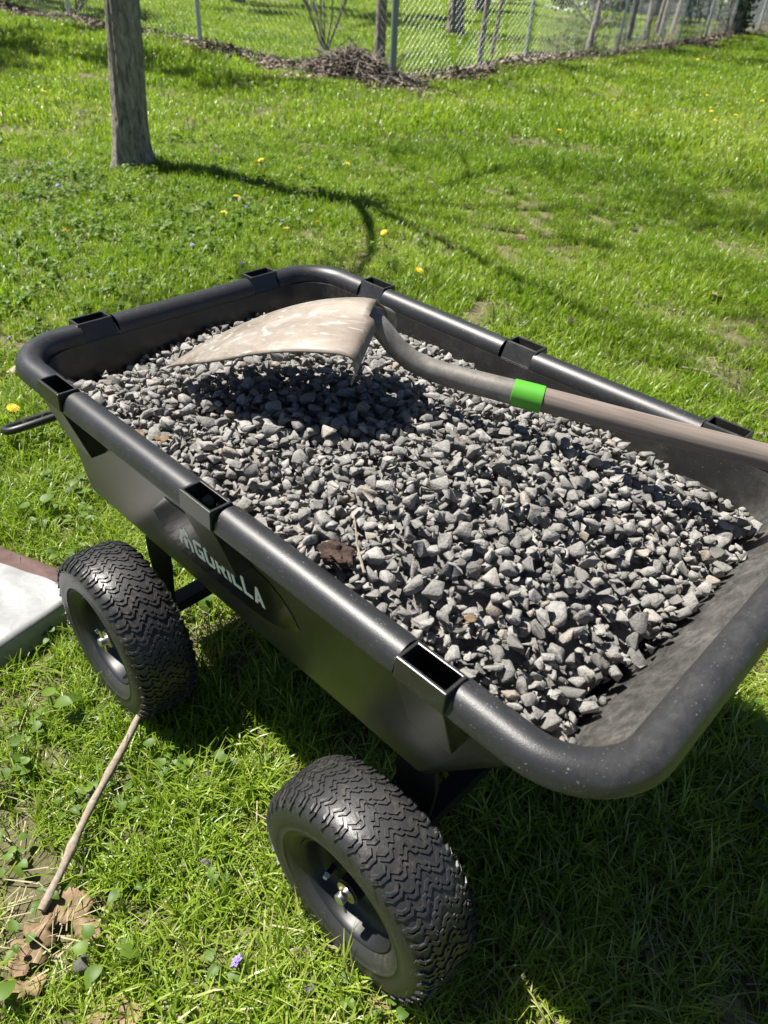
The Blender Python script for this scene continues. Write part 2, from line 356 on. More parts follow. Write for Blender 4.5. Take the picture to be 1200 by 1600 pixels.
def field(dens, r0, r1, half, extra=None):
    n = int(dens*half*(r1*r1-r0*r0)); x, y = sector(n, r0, r1, half); k = thin(x, y); return x[k], y[k]
def grass_zone(name, dens, r0, r1, half, protos, smin, smax, label):
    x, y = field(dens, r0, r1, half); l = lush(x, y); n = len(x)
    k = rng.random(n) < (0.55+0.7*l); x, y, l = x[k], y[k], l[k]; n = len(x)
    s = (smin+(smax-smin)*l**1.3)*rng.uniform(0.75, 1.25, n)
    rot = np.stack([rng.uniform(-0.18, 0.18, n), rng.uniform(-0.18, 0.18, n), rng.uniform(0, 2*PI, n)], -1)
    t = np.clip(0.95-0.75*vnoise(x, y, 0.8, 11)-0.25*l+rng.normal(0, 0.13, n)+0.18*vnoise(x, y, 3.0, 12)+(0.10 if r1 < 3 else 0.0), 0, 1)
    scatter(name, protos, M_GRASS, np.stack([x, y, gz(x, y)], -1), rot, s, t, rng.integers(0, len(protos), n), label, 'grass')
grass_zone('lawn_grass', 1350, 0.0, 2.3, 3.1416, [blade_clump('near_%d' % i, 26, 0.035, 0.025, 0.075, 0.0030, 1.25, 3, 0.3, i) for i in range(7)], 0.5, 1.45, 'fine green lawn grass around the wheels of the cart')
grass_zone('mid_lawn_grass', 470, 2.25, 6.0, 1.6, [blade_clump('mid_%d' % i, 40, 0.06, 0.02, 0.064, 0.0040, 1.15, 3, 0.28, 20+i) for i in range(6)], 0.5, 1.6, 'sunlit lawn grass between the cart and the tree')
grass_zone('far_lawn_grass', 62, 5.9, 27.0, 1.35, [blade_clump('far_%d' % i, 85, 0.17, 0.022, 0.065, 0.0075, 1.1, 2, 0.3, 40+i) for i in range(6)], 0.6, 1.7, 'lawn grass reaching out to and beyond the fence')
# low broad leaves in the lawn: around the tree foot and left of the cart
def cover():
    X = []; Y = []
    for n, (cx, cy), sx in ((700, (-3.6, 1.45), 0.7), (450, (-2.6, 0.6), 0.8), (200, (-1.5, -0.1), 0.5), (30, (-0.25, -0.55), 0.32), (60, (-0.75, 0.15), 0.4), (150, (-2.2, 2.0), 0.8), (50, (0.9, 0.55), 0.35), (300, (-4.5, 3.0), 1.4)):
        X.append(rng.normal(cx, sx, n)); Y.append(rng.normal(cy, sx, n))
    x, y = np.concatenate(X), np.concatenate(Y); k = thin(x, y); x, y = x[k], y[k]; n = len(x)
    scatter('ground_cover', [rosette('cover_%d' % i, 6, 0.016, 0.045, 60+i) for i in range(5)], M_WEED, np.stack([x, y, gz(x, y)], -1),
            np.stack([0*x, 0*x, rng.uniform(0, 2*PI, n)], -1), rng.uniform(0.6, 1.5, n), rng.random(n), rng.integers(0, 5, n), 'small round leaved ground cover growing among the lawn grass', 'ground cover')
cover()
# straw: dry blades lying in the lawn
def straw():
    V = []; F = []; R = []
    x, y = sector(1500, 0.2, 2.6, 0.9)
    k = ~in_bag(x, y, 0.0); x, y = x[k], y[k]
    for (c, rd) in BARE: x = np.r_[x, rng.normal(c[0], rd*0.55, int(420*rd))]; y = np.r_[y, rng.normal(c[1], rd*0.55, int(420*rd))]
    for a, b in zip(x, y):
        d = rng.uniform(0, 2*PI); L = rng.uniform(0.02, 0.08); wv = rng.uniform(0.0006, 0.0014); z = rng.uniform(0.004, 0.03); z2 = z+rng.uniform(-0.004, 0.02); k = len(V)
        dx, dy = math.cos(d), math.sin(d)
        V += [(a-dy*wv, b+dx*wv, z), (a+dy*wv, b-dx*wv, z), (a+dx*L+dy*wv*.4, b+dy*L-dx*wv*.4, z2), (a+dx*L-dy*wv*.4, b+dy*L+dx*wv*.4, z2)]; F.append((k, k+1, k+2, k+3)); R.append(rng.uniform(0.55, 1))
    o = link('dry_straw', fast_mesh('dry_straw', V, F, False, {'rnd': ('FACE', R)}), M_STRAW); tag(o, 'dry straw blades lying loose in the lawn', 'straw', kind='stuff')
straw()

# ------------------------------------------------------------------ garden cart
cart = empty('garden_cart', (0, 0, 0))
tag(cart, 'black plastic garden dump cart with four tyres, heaped with grey gravel', 'garden cart')
RX0, RX1, RY, RR, RZ, TR = -0.557, 0.570, 0.335, 0.086, 0.5975, 0.0224
def rr(x0, x1, y0, y1, r, n=8):
    P = []
    for (cx, cy, a0) in ((x1-r, y1-r, 0), (x0+r, y1-r, PI/2), (x0+r, y0+r, PI), (x1-r, y0+r, 1.5*PI)):
        for k in range(n+1): a = a0+PI/2*k/n; P.append((cx+r*math.cos(a), cy+r*math.sin(a)))
    return P
def tubloop(z, inset, n=8):
    t = (z-0.335)/0.255
    x0 = -0.495+(-0.540+0.495)*t; x1 = 0.345+(0.553-0.345)*t; y = 0.282+(0.318-0.282)*t; r = 0.016+0.060*t
    return [(a, b, z) for a, b in rr(x0+inset, x1-inset, -y+inset, y-inset, r-inset*0.5, n)]
tub = MB(); L = [tubloop(0.335, 0.009), tubloop(0.336, 0.004), tubloop(0.339, 0.001), tubloop(0.345, 0.0)]
L += [tubloop(z, 0.0) for z in np.linspace(0.42, 0.592, 6)]+[tubloop(z, 0.006) for z in np.linspace(0.592, 0.37, 6)]+[tubloop(0.352, 0.01), tubloop(0.345, 0.03)]
n = len(L[0]); V = [p for l in L for p in l]; Fq = [(i*n+k, i*n+(k+1) % n, (i+1)*n+(k+1) % n, (i+1)*n+k) for i in range(len(L)-1) for k in range(n)]
Fq += [tuple(range(n-1, -1, -1)), tuple((len(L)-1)*n+k for k in range(n))]
tub.add(V, Fq); tub.build('tub', M_TUB, cart, angle=50)
# stake pockets: (position on the rim, outward direction)
PK = [((-0.374, -RY), (0, -1)), ((0.004, -RY), (0, -1)), ((0.376, -RY), (0, -1)), ((-0.374, RY), (0, 1)), ((0.0, RY), (0, 1)), ((0.374, RY), (0, 1)), ((RX0, -0.187), (-1, 0)), ((RX0, 0.187), (-1, 0))]
PL = 0.0325
# rolled rim swept round the opening, broken at the pockets
path = []; c0 = rr(RX0, RX1, -RY, RY, RR, 12)
for i in range(len(c0)):
    a, b = np.array(c0[i]), np.array(c0[(i+1) % len(c0)]); m = max(1, int(np.linalg.norm(b-a)/0.011)); path += [a+(b-a)*k/m for k in range(m)]
path = np.array(path); NP = len(path)
prof = [(-0.0212, -0.020)]+[(TR*math.cos(a)*0.99, TR*math.sin(a)) for a in np.linspace(PI*1.04, 0.05, 13)]+[(TR*1.04, -0.0015), (TR*1.04, -0.0045), (TR*0.93, -0.005), (TR*0.80, 0.004), (0.0, 0.006)]
def inpk(p):
    for (c, nrm) in PK:
        d = p-np.array(c); t = abs(d[0]*nrm[1]-d[1]*nrm[0]); o = abs(d @ np.array(nrm))
        if t < PL-0.004 and o < 0.02: return True
    return False
rim = MB(); m = len(prof); V = []; flags = []
for i in range(NP):
    t = path[(i+1) % NP]-path[i-1]; t /= np.linalg.norm(t); nr = np.array([t[1], -t[0]])
    sag = 0.0006*math.sin(i*0.09)
    for (o, z) in prof: V.append((path[i][0]+nr[0]*o, path[i][1]+nr[1]*o, RZ+z+sag))
    flags.append(inpk(path[i]))
Fq = [(i*m+k, i*m+(k+1) % m, ((i+1) % NP)*m+(k+1) % m, ((i+1) % NP)*m+k) for i in range(NP) if not (flags[i] or flags[(i+1) % NP]) for k in range(m)]
rim.add(V, Fq); rim.build('rim', M_RIM, cart, angle=50)
for (c, nrm) in PK:
    nx_, ny_ = nrm; M = Matrix(((-ny_, nx_, 0, c[0]), (nx_, ny_, 0, c[1]), (0, 0, 1, 0), (0, 0, 0, 1)))   # local x along rim, y outward
    p = MB(); wl = 0.0042
    # ring sections (z, y inner, y outer, half length)
    O = [(0.6225, -0.0085, 0.0243, PL), (0.5945, -0.0205, 0.0262, PL+0.0005), (0.5935, -0.0215, 0.0238, PL), (0.498, -0.0330, -0.0055, PL-0.001)]
    Iq = [(0.6225, -0.0085+wl, 0.0243-wl, PL-wl), (0.5945, -0.0195+wl, 0.0238-wl, PL-wl), (0.515, -0.026+wl, -0.006, PL-wl)]
    vs = []; fs = []
    for (z, a, b, h) in O+Iq: vs += [(-h, a, z), (h, a, z), (h, b, z), (-h, b, z)]
    for i in range(3):
        for k in range(4): fs.append((i*4+k, i*4+(k+1) % 4, (i+1)*4+(k+1) % 4, (i+1)*4+k))
    fs.append((12, 13, 14, 15))
    for i in (4, 5):
        for k in range(4): fs.append((i*4+(k+1) % 4, i*4+k, (i+1)*4+k, (i+1)*4+(k+1) % 4))
    fs.append((27, 26, 25, 24))
    for k in range(4): fs.append((k, (k+1) % 4, 16+(k+1) % 4, 16+k))
    p.add([tuple(M @ Vector(q)) for q in vs], fs)
    # ledge and side ribs of the inner window
    
    if ny_ > 0: p.box(-PL+0.004, PL-0.004, -0.050, -0.028, 0.5325, 0.5355, M)
    o = p.build('stake_pocket', M_TUB, cart, smooth=False)
    bv = o.modifiers.new('edge', 'BEVEL'); bv.width = 0.0011; bv.segments = 2; bv.limit_method = 'ANGLE'
# glossy logo panel and lettering on the near wall
WN = Vector((0, -0.255, -0.036)).normalized(); WU = Vector((0, -0.036, 0.255)).normalized(); WO = Vector((0, -0.318, 0.59))
def wallpt(x, z, d=0.0):
    t = (z-0.59)/WU.z; return WO+Vector((x, 0, 0))+WU*t+WN*d
def slab(polys, d0, d1):
    mb = MB()
    for P in polys:
        k = len(P); mb.add([wallpt(x, z, d0) for x, z in P]+[wallpt(x, z, d1) for x, z in P], [tuple(range(k, 2*k)), tuple(range(k-1, -1, -1))]+[(i, (i+1) % k, k+(i+1) % k, k+i) for i in range(k)])
    return mb
dec = [(-0.227, 0.448), (-0.168, 0.507), (-0.05, 0.509), (0.04, 0.508), (0.072, 0.504), (0.098, 0.488), (0.115, 0.468), (0.125, 0.447), (0.118, 0.437), (0.10, 0.424), (0.06, 0.405), (0.0, 0.396), (-0.10, 0.392), (-0.178, 0.392), (-0.192, 0.402)]
panel = slab([dec], -0.001, 0.0012).build('logo_panel', M_DECAL, cart, smooth=False)
LT = {  # strokes on a 4 x 6 grid
 'G': [[(0, 1), (1, 0), (1.15, 1.3), (1.15, 4.7), (1, 6), (0, 5)], [(1, 0), (4, 0), (4, 1.2), (1.15, 1.3)], [(1, 6), (1.15, 4.7), (4, 4.8), (4, 6)], [(2.9, 1.2), (4, 1.2), (4, 3.4), (2.9, 3.4)], [(2.1, 2.4), (2.9, 2.4), (2.9, 3.4), (2.1, 3.4)]],
 'O': [[(0, 0.8), (0.8, 0), (1.1, 1.1), (1.1, 4.9), (0.8, 6), (0, 5.2)], [(0.8, 0), (3.2, 0), (2.9, 1.1), (1.1, 1.1)], [(3.2, 0), (4, 0.8), (4, 5.2), (3.2, 6), (2.9, 4.9), (2.9, 1.1)], [(0.8, 6), (1.1, 4.9), (2.9, 4.9), (3.2, 6)]],
 'R': [[(0, 0), (1.1, 0), (1.1, 6), (0, 6)], [(1.1, 4.9), (2.8, 4.9), (3.3, 6), (1.1, 6)], [(2.8, 4.9), (2.8, 3.2), (4, 2.8), (4, 5.3), (3.3, 6)], [(1.1, 2.2), (3.3, 2.2), (4, 2.8), (2.8, 3.2), (1.1, 3.2)], [(1.9, 2.2), (3.0, 2.2), (4.1, 0), (2.9, 0)]],
 'I': [[(0, 0), (1.1, 0), (1.1, 6), (0, 6)]],
 'L': [[(0, 0), (1.1, 0), (1.1, 6), (0, 6)], [(1.1, 0), (3.6, 0), (3.6, 1.15), (1.1, 1.15)]],
 'A': [[(0, 0), (1.15, 0), (2.45, 6), (1.55, 6)], [(2.85, 0), (4, 0), (2.45, 6), (1.9, 4.2)], [(1.3, 1.2), (2.75, 1.2), (2.55, 2.2), (1.5, 2.2)]]}
x = -0.1165; sx, sz, zb = 0.0058, 0.0063, 0.4205
for ch in 'GORILLA':
    slab([[(x+a*sx, zb+b*sz+0.055*(x+a*sx+0.116)) for a, b in P] for P in LT[ch]], 0.0012, 0.0017).build('letter', M_LETTER, panel, smooth=False)
    x += (max(a for P in LT[ch] for a, b in P)+0.75)*sx
# small angular emblem in front of the lettering
emb = [[(0, 1.2), (0.9, 2.6), (1.6, 2.2), (0.9, 0.4), (0.5, 0.1)], [(0.9, 2.6), (1.6, 4.6), (2.5, 4.9), (2.6, 3.4), (1.6, 2.2)], [(2.5, 4.9), (3.5, 5.8), (4.4, 5.1), (4.3, 3.9), (2.6, 3.4)], [(1.9, 2.2), (2.7, 3.1), (3.6, 2.6), (2.9, 1.2), (2.9, 0), (2.1, 0)], [(3.7, 3.6), (4.4, 3.5), (4.9, 1.8), (4.7, 0.1), (4.0, 0), (4.0, 1.7)]]
slab([[(-0.160+a*0.0078, 0.420+b*0.0082) for a, b in P] for P in emb], 0.0012, 0.0017).build('emblem', M_LETTER, panel, smooth=False)

# wheels
WR = 0.1655
def make_wheel():
    root = empty('wheel', parent=cart)
    half = [(0.036, 0.086), (0.044, 0.0905), (0.0495, 0.098), (0.0512, 0.0995), (0.0535, 0.105), (0.0548, 0.110), (0.0562, 0.1108), (0.0562, 0.1122), (0.0556, 0.113), (0.0568, 0.121), (0.0572, 0.126), (0.0562, 0.138), (0.052, 0.1485), (0.044, 0.1555), (0.031, 0.1595), (0.015, 0.1612), (0, 0.1617)]
    MB().lathe(half+[(-u, r) for u, r in half[-2::-1]], 96).build('tyre', M_TYRE, root, angle=None)
    # raised interlocking tread ribs
    us = np.array([u for u, r in half][:8:-1]); rs = np.array([r for u, r in half][:8:-1])
    def surf(u, ang, up):
        r = np.interp(abs(u), us, rs); slope = (np.interp(abs(u)+0.002, us, rs)-r)/0.002
        nn = np.array([-slope*np.sign(u), 1.0]); nn /= np.linalg.norm(nn); u2 = u+nn[0]*up; r2 = r+nn[1]*up
        return (r2*math.cos(ang), u2, r2*math.sin(ang))
    tr = MB(); NPI = 40; pit = 2*PI/NPI
    def rib(poly, wd, a0, up=0.0024):
        """poly of (s, u) in metres, a strip of half width wd"""
        P = np.array(poly); n_ = len(P); Lp = []; Rp = []
        for i in range(n_):
            t = P[min(i+1, n_-1)]-P[max(i-1, 0)]; t = t/np.linalg.norm(t); q = np.array([-t[1], t[0]])*wd; Lp.append(P[i]+q); Rp.append(P[i]-q)
        v = []
        for i in range(n_):
            for (pp, h) in ((Lp[i], -0.001), (P[i]+(Lp[i]-P[i])*0.8, up), (P[i]+(Rp[i]-P[i])*0.8, up), (Rp[i], -0.001)): v.append(surf(pp[1], a0+pp[0]/0.1625, h))
        f = [(i*4+k, i*4+k+1, i*4+4+k+1, i*4+4+k) for i in range(n_-1) for k in range(3)]+[(0, 1, 2, 3), tuple((n_-1)*4+k for k in (3, 2, 1, 0))]
        tr.add(v, f)
    for i in range(NPI):
        a = i*pit
        for row, uc in enumerate((-0.0225, 0.0, 0.0225)):
            off = (row % 2)*pit/2; sg = 1 if row != 1 else -1
            for dd in (-0.0042, 0.0042):
                rib([(dd-0.005*sg, uc-0.0105), (dd-0.005*sg, uc-0.006), (dd+0.0035*sg, uc-0.001), (dd+0.0035*sg, uc+0.004), (dd-0.004*sg, uc+0.0105)], 0.0026, a+off)
        for sg in (-1, 1):
            # hooked shoulder lug
            b0 = a+(pit/2 if sg > 0 else 0)
            rib([(-0.006, sg*0.034), (0.001, sg*0.039), (0.001, sg*0.0455), (-0.004, sg*0.0505)], 0.0024, b0, 0.0034)
            rib([(0.003, sg*0.034), (0.009, sg*0.0385), (0.009, sg*0.047), (0.002, sg*0.052), (-0.0035, sg*0.0505)], 0.0022, b0, 0.0034)
    r2 = random.Random(3)
    for k in range(230):   # moulding whiskers
        a = r2.uniform(0, 2*PI); u = r2.choice((-1, 1))*r2.choice((0.0, 0.022, 0.034, 0.046, 0.052, 0.055))+r2.uniform(-0.002, 0.002)
        p0 = Vector(surf(u, a, 0.002)); p1 = Vector(surf(u, a, 0.0055+r2.uniform(0, 0.004)))+Vector((r2.uniform(-.001, .001), 0, r2.uniform(-.001, .001))); tr.tube([p0, p1], 0.00055, 4)
    t = tr.build('tread', M_TREAD, root, smooth=False); t['kind'] = 'stuff'
    rimp = [(0.036, 0.0865), (0.0425, 0.0885), (0.0435, 0.0865), (0.041, 0.0835), (0.034, 0.0815), (0.022, 0.0790), (0.0145, 0.0755), (0.011, 0.068), (0.0095, 0.055), (0.012, 0.040), (0.0125, 0.030), (0.011, 0.024), (0.013, 0.0195), (0.0345, 0.0185), (0.036, 0.0165), (0.036, 0.0)]
    back = [(-u, r) for u, r in rimp if r > 0.05]
    MB().lathe(rimp, 64).lathe(back, 64).build('wheel_rim', M_METAL_BLK, root, angle=45)
    MB().lathe([(0.0362, 0.0), (0.0362, 0.0165), (0.0385, 0.0165), (0.0385, 0.009), (0.0385, 0.0085)], 32).build('washer', M_ZINC, root, angle=30)
    MB().lathe([(0.0385, 0.0085), (0.0515, 0.0085), (0.053, 0.007), (0.053, 0.0)], 24).build('axle_end', M_STEEL, root, angle=30)
    pin = MB(); pin.tube([(-0.017, 0.0455, 0.012), (0.017, 0.0455, -0.012)], 0.0024, 8)
    pin.tube([(0.015, 0.0455, -0.0105), (0.019, 0.047, -0.018), (0.012, 0.049, -0.020), (0.011, 0.0475, -0.012)], 0.0016, 6); pin.build('cotter_pin', M_ZINC, root)
    vs = MB(); vs.tube([(0.06, 0.008, 0.03), (0.055, 0.026, 0.0275)], 0.0042, 10); vs.build('valve_stem', M_METAL_BLK, root)
    vc = MB(); vc.tube([(0.055, 0.026, 0.0275), (0.0535, 0.033, 0.0265)], [0.0044, 0.0036], 10); vc.build('valve_cap', M_CAP, root)
    return root
def copy_part(o, parent):
    c = o.copy(); COL.objects.link(c); c.parent = parent
    for ch in o.children: copy_part(ch, c)
    return c
w0 = make_wheel(); ZC = WR-0.012
for i, (x, y, yaw, spin) in enumerate(((0.321, -0.351, PI, 1.1), (-0.3035, -0.350, PI-0.037, 4.4), (0.321, 0.351, 0, 0.4), (-0.3035, 0.350, -0.037, 2.0))):
    o = w0 if i == 0 else copy_part(w0, cart)
    o.location = (x, y, ZC); o.rotation_euler = Euler((0, spin, yaw), 'XYZ')
# undercarriage
for x in (0.321, -0.3035):
    MB().tube([(x, -0.352, ZC), (x, 0.352, ZC)], 0.009, 12).build('axle', M_METAL_BLK, cart)
    b = MB(); b.box(x-0.016, x+0.016, -0.275, 0.275, ZC-0.013, ZC+0.011); b.build('axle_beam', M_METAL_BLK, cart, smooth=False)
for y in (-0.17, 0.17):
    b = MB(); b.box(-0.36, 0.29, y-0.016, y+0.016, 0.297, 0.337); b.build('frame_rail', M_METAL_BLK, cart, smooth=False)
for x, k in ((-0.3035, 1), (0.321, 1)):
    for y in (-0.262, 0.262):
        s = MB(); prof_ = [(-0.020, 0.145), (-0.026, 0.20), (-0.034, 0.26), (-0.036, 0.30), (-0.028, 0.338), (0.028, 0.338), (0.034, 0.30), (0.032, 0.26), (0.026, 0.20), (0.020, 0.145)]
        q = len(prof_); s.add([(x+a, y-0.004, z) for a, z in prof_]+[(x+a, y+0.004, z) for a, z in prof_], [tuple(range(q-1, -1, -1)), tuple(range(q, 2*q))]+[(i, (i+1) % q, q+(i+1) % q, q+i) for i in range(q)]); s.build('axle_bracket', M_METAL_BLK, cart, smooth=False)
for y in (-0.235, 0.235):
    b = MB(); b.tube([(0.30, y, 0.338), (0.26, y, 0.19), (0.312, y, ZC)], 0.005, 8); b.build('brace_rod', M_METAL_BLK, cart)
# pull handle resting in the grass
hb = MB(); hb.tube([(-0.31, 0, 0.17), (-0.45, 0.0, 0.15), (-0.9, 0.0, 0.07), (-1.15, 0.0, 0.06), (-1.215, 0.0, 0.078)], 0.013, 10); hb.build('pull_bar', M_METAL_BLK, cart)
lp = []
for k in range(25):
    a = 2*PI*k/24; cxs = 1 if math.sin(a) > 0 else -1; lp.append((-1.245+0.041*math.copysign(abs(math.cos(a))**0.75, math.cos(a)), -0.03+0.145*math.copysign(abs(math.sin(a))**0.8, math.sin(a)), 0.070+0.016*math.cos(a)))
hl = MB(); hl.tube(lp, 0.0105, 10, caps=False); hl.build('handle_loop', M_METAL_BLK, cart)

# ------------------------------------------------------------------ gravel heap
CP = np.array([(-0.5, -0.30, .555), (-0.3, -0.31, .585), (0, -0.31, .592), (0.1, -0.315, .605), (0.18, -0.315, .607), (0.3, -0.31, .59), (0.4, -0.30, .568), (0.46, -0.28, .55),
 (-0.45, .31, .545), (-0.29, .31, .552), (-0.06, .31, .556), (0.12, .31, .55), (0.27, .31, .54), (0.36, .31, .532), (0.45, .30, .528),
 (-0.53, -0.22, .525), (-0.53, 0.0, .55), (-0.53, 0.2, .545), (0.495, .25, .53), (0.50, .06, .536), (0.50, -.08, .536), (0.495, -.2, .534),
 (0.02, -0.06, .628), (0.10, -0.02, .64), (0.17, -0.12, .655), (0.27, 0.08, .618), (-0.2, -0.1, .612), (-0.32, 0.1, .602), (-0.32, -0.2, .590), (0.31, -0.15, .630), (-0.1, 0.13, .615), (0.40, -0.02, .588), (-0.43, -0.1, .568), (-0.08, -0.22, .622)])
def tps(r): return np.where(r > 1e-9, r*r*np.log(np.maximum(r, 1e-9)), 0)
K = tps(np.hypot(CP[:, None, 0]-CP[None, :, 0], CP[:, None, 1]-CP[None, :, 1]))+np.eye(len(CP))*2e-3; Pm = np.c_[np.ones(len(CP)), CP[:, :2]]
sol = np.linalg.solve(np.block([[K, Pm], [Pm.T, np.zeros((3, 3))]]), np.r_[CP[:, 2], 0, 0, 0])
def heap(x, y):
    x = np.asarray(x, float); y = np.asarray(y, float)
    q = sol[-3]+sol[-2]*x+sol[-1]*y
    for c, s in zip(CP, sol): q = q+s*tps(np.hypot(x-c[0], y-c[1]))
    return q
def wall_lim(z):
    t = (z-0.335)/0.255; return -0.489-0.045*t, 0.339+0.208*t, 0.276+0.036*t
def stone_mesh(seed):
    r = np.random.default_rng(seed); ax = np.array([1.0, r.uniform(0.5, 0.92), r.uniform(0.32, 0.68)])
    P = r.normal(size=(r.integers(9, 14), 3)); P /= np.linalg.norm(P, axis=1)[:, None]; P = np.sign(P)*np.abs(P)**0.75; P *= r.uniform(0.8, 1.05, (len(P), 1)); P *= ax
    bm = bmesh.new(); [bm.verts.new(p) for p in P]; g = bmesh.ops.convex_hull(bm, input=bm.verts)
    bmesh.ops.delete(bm, geom=[v for v in bm.verts if not v.link_faces], context='VERTS')
    bmesh.ops.dissolve_limit(bm, angle_limit=0.30, verts=bm.verts, edges=bm.edges)
    bmesh.ops.bevel(bm, geom=list(bm.edges)+list(bm.verts), offset=0.055, segments=1, affect='EDGES', profile=0.5, clamp_overlap=True)
    for v in bm.verts: v.co += Vector(r.normal(0, 0.018, 3))
    bmesh.ops.triangulate(bm, faces=bm.faces); bmesh.ops.recalc_face_normals(bm, faces=bm.faces)
    V = np.array([v.co[:] for v in bm.verts]); bm.verts.index_update(); F = np.array([[v.index for v in f.verts] for f in bm.faces]); bm.free()
    V -= (V.max(0)+V.min(0))/2; V /= np.abs(V).max(); return V, F
VAR = [stone_mesh(100+i) for i in range(36)]
res = 0.004; hx0, hy0 = -0.58, -0.37; HW, HH = 290, 186
hxs = hx0+res*np.arange(HW); hys = hy0+res*np.arange(HH); TX, TY = np.meshgrid(hxs, hys, indexing='ij'); TG = heap(TX, TY); H = TG-0.040
stones = []; small = False
rs = np.random.default_rng(21)
def rotm(e): return np.array(Euler(e).to_matrix())
fails = 0
while len(stones) < 11000:
    if fails > (2200 if small else 2500):
        if small: break
        small = True; fails = 0
    x = rs.uniform(-0.535, 0.515, 7); y = rs.uniform(-0.322, 0.322, 7)
    ix = ((x-hx0)/res).astype(int); iy = ((y-hy0)/res).astype(int); gap = TG[ix, iy]-H[ix, iy]; b = int(np.argmax(gap)); x, y = x[b], y[b]
    big = rs.random(); half = 0.0062+0.0072*big**1.6 if big < 0.985 else 0.0145
    if small: half = 0.0038+0.003*big
    if gap[b] < half*0.7: fails += 1; continue
    vi = int(rs.integers(len(VAR))); R = rotm((rs.normal(0, 0.42), rs.normal(0, 0.42), rs.uniform(0, 2*PI))); q = (VAR[vi][0]*half) @ R.T
    ext = np.abs(q).max(0); k = int(math.ceil(max(ext[0], ext[1])/res)); i0, j0 = ix[b], iy[b]
    a0, a1, b0, b1 = max(0, i0-k), min(HW, i0+k+1), max(0, j0-k), min(HH, j0+k+1)
    rho = 1-((TX[a0:a1, b0:b1]-x)/ext[0])**2-((TY[a0:a1, b0:b1]-y)/ext[1])**2; ins = rho > 0.12
    if not ins.any(): fails += 1; continue
    s = np.sqrt(np.where(ins, rho, 0))*ext[2]; sub = H[a0:a1, b0:b1]
    zc = float(np.max(np.where(ins, sub+s, -9)))-0.25*ext[2]
    if zc > TG[i0, j0]+(0.0 if small else 0.006): fails += 1; continue
    lx0, lx1, ly = wall_lim(min(zc, 0.60))
    if zc < 0.578 and (x-ext[0] < lx0-0.002 or x+ext[0] > lx1+0.001 or abs(y)+ext[1] > ly+0.002): fails += 0.2; H[a0:a1, b0:b1] = np.where(ins & (rs.random() < 0.05), np.maximum(sub, TG[a0:a1, b0:b1]-0.01), sub); continue
    if zc >= 0.578 and (abs(y)+ext[1] > 0.338 or x-ext[0] < -0.54): fails += 0.2; continue
    H[a0:a1, b0:b1] = np.where(ins, np.maximum(sub, zc+s*0.92), sub); stones.append((x, y, zc, half, vi, R, float(rs.random()**1.15)))
# the stones that show largest stay single things
dist = []
for k, (x, y, z, hf, vi, R, tn) in enumerate(stones):
    d = np.array([x, y, z])-CAM; dep = d @ _f; px = 600+FPX*(d @ _r)/dep; py = 800-FPX*(d @ _u)/dep
    i0, j0 = int((x-hx0)/res), int((y-hy0)/res); seen = z+hf*0.35 > H[i0, j0] and 10 < px < 1190 and 10 < py < 1590
    dist.append(hf/dep if seen else 0)
order = np.argsort(dist)[::-1]; top = set(order[:300].tolist())
SM = [fast_mesh('stone', v, f) for v, f in VAR]
BV = []; BF = []; BT = []; off = 0
for k, (x, y, z, hf, vi, R, tn) in enumerate(stones):
    if k in top:
        o = link('gravel_stone', SM[vi], M_STONE1); o.matrix_world = Matrix.Translation((x, y, z)) @ Matrix(R.tolist()).to_4x4() @ Matrix.Scale(hf, 4)
        tag(o, 'coarse angular grey crushed stone on top of the gravel heap in the cart', 'stone', 'coarse crushed stones on top of the heap in the cart')
    else:
        v, f = VAR[vi]; BV.append((v*hf) @ R.T+(x, y, z)); BF.append(f+off); BT.append(np.full(len(f), tn)); off += len(v)
# packed stone beneath the loose surface
bx = np.linspace(-0.526, 0.50, 60); by = np.linspace(-0.306, 0.306, 36); QX, QY = np.meshgrid(bx, by, indexing='ij'); QZ = heap(QX, QY)-0.036
QX = np.minimum(QX, 0.339+0.208*(QZ-0.335)/0.255-0.012)
_cx = np.maximum(QX-0.40, 0)+np.minimum(QX+0.44, 0); _cy = np.maximum(np.abs(QY)-0.225, 0); _k = np.where((_cx != 0) & (_cy > 0), np.minimum(1, 0.078/np.maximum(np.hypot(_cx, _cy), 1e-6)), 1); QX = QX-_cx*(1-_k); QY = np.sign(QY)*(np.abs(QY)-_cy*(1-_k))
J = np.arange(60*36).reshape(60, 36); QF = np.concatenate([np.stack([J[:-1, :-1], J[1:, :-1], J[1:, 1:]], -1).reshape(-1, 3), np.stack([J[:-1, :-1], J[1:, 1:], J[:-1, 1:]], -1).reshape(-1, 3)])
BV.append(np.stack([QX, QY, QZ], -1).reshape(-1, 3)); BF.append(QF+off); BT.append(np.full(len(QF), 0.1))
gravel = link('gravel_heap', fast_mesh('gravel_heap', np.concatenate(BV), np.concatenate(BF), False, {'tone': ('FACE', np.concatenate(BT))}), M_STONE)
tag(gravel, 'grey crushed gravel heaped to the rim of the black cart', 'gravel', kind='stuff')

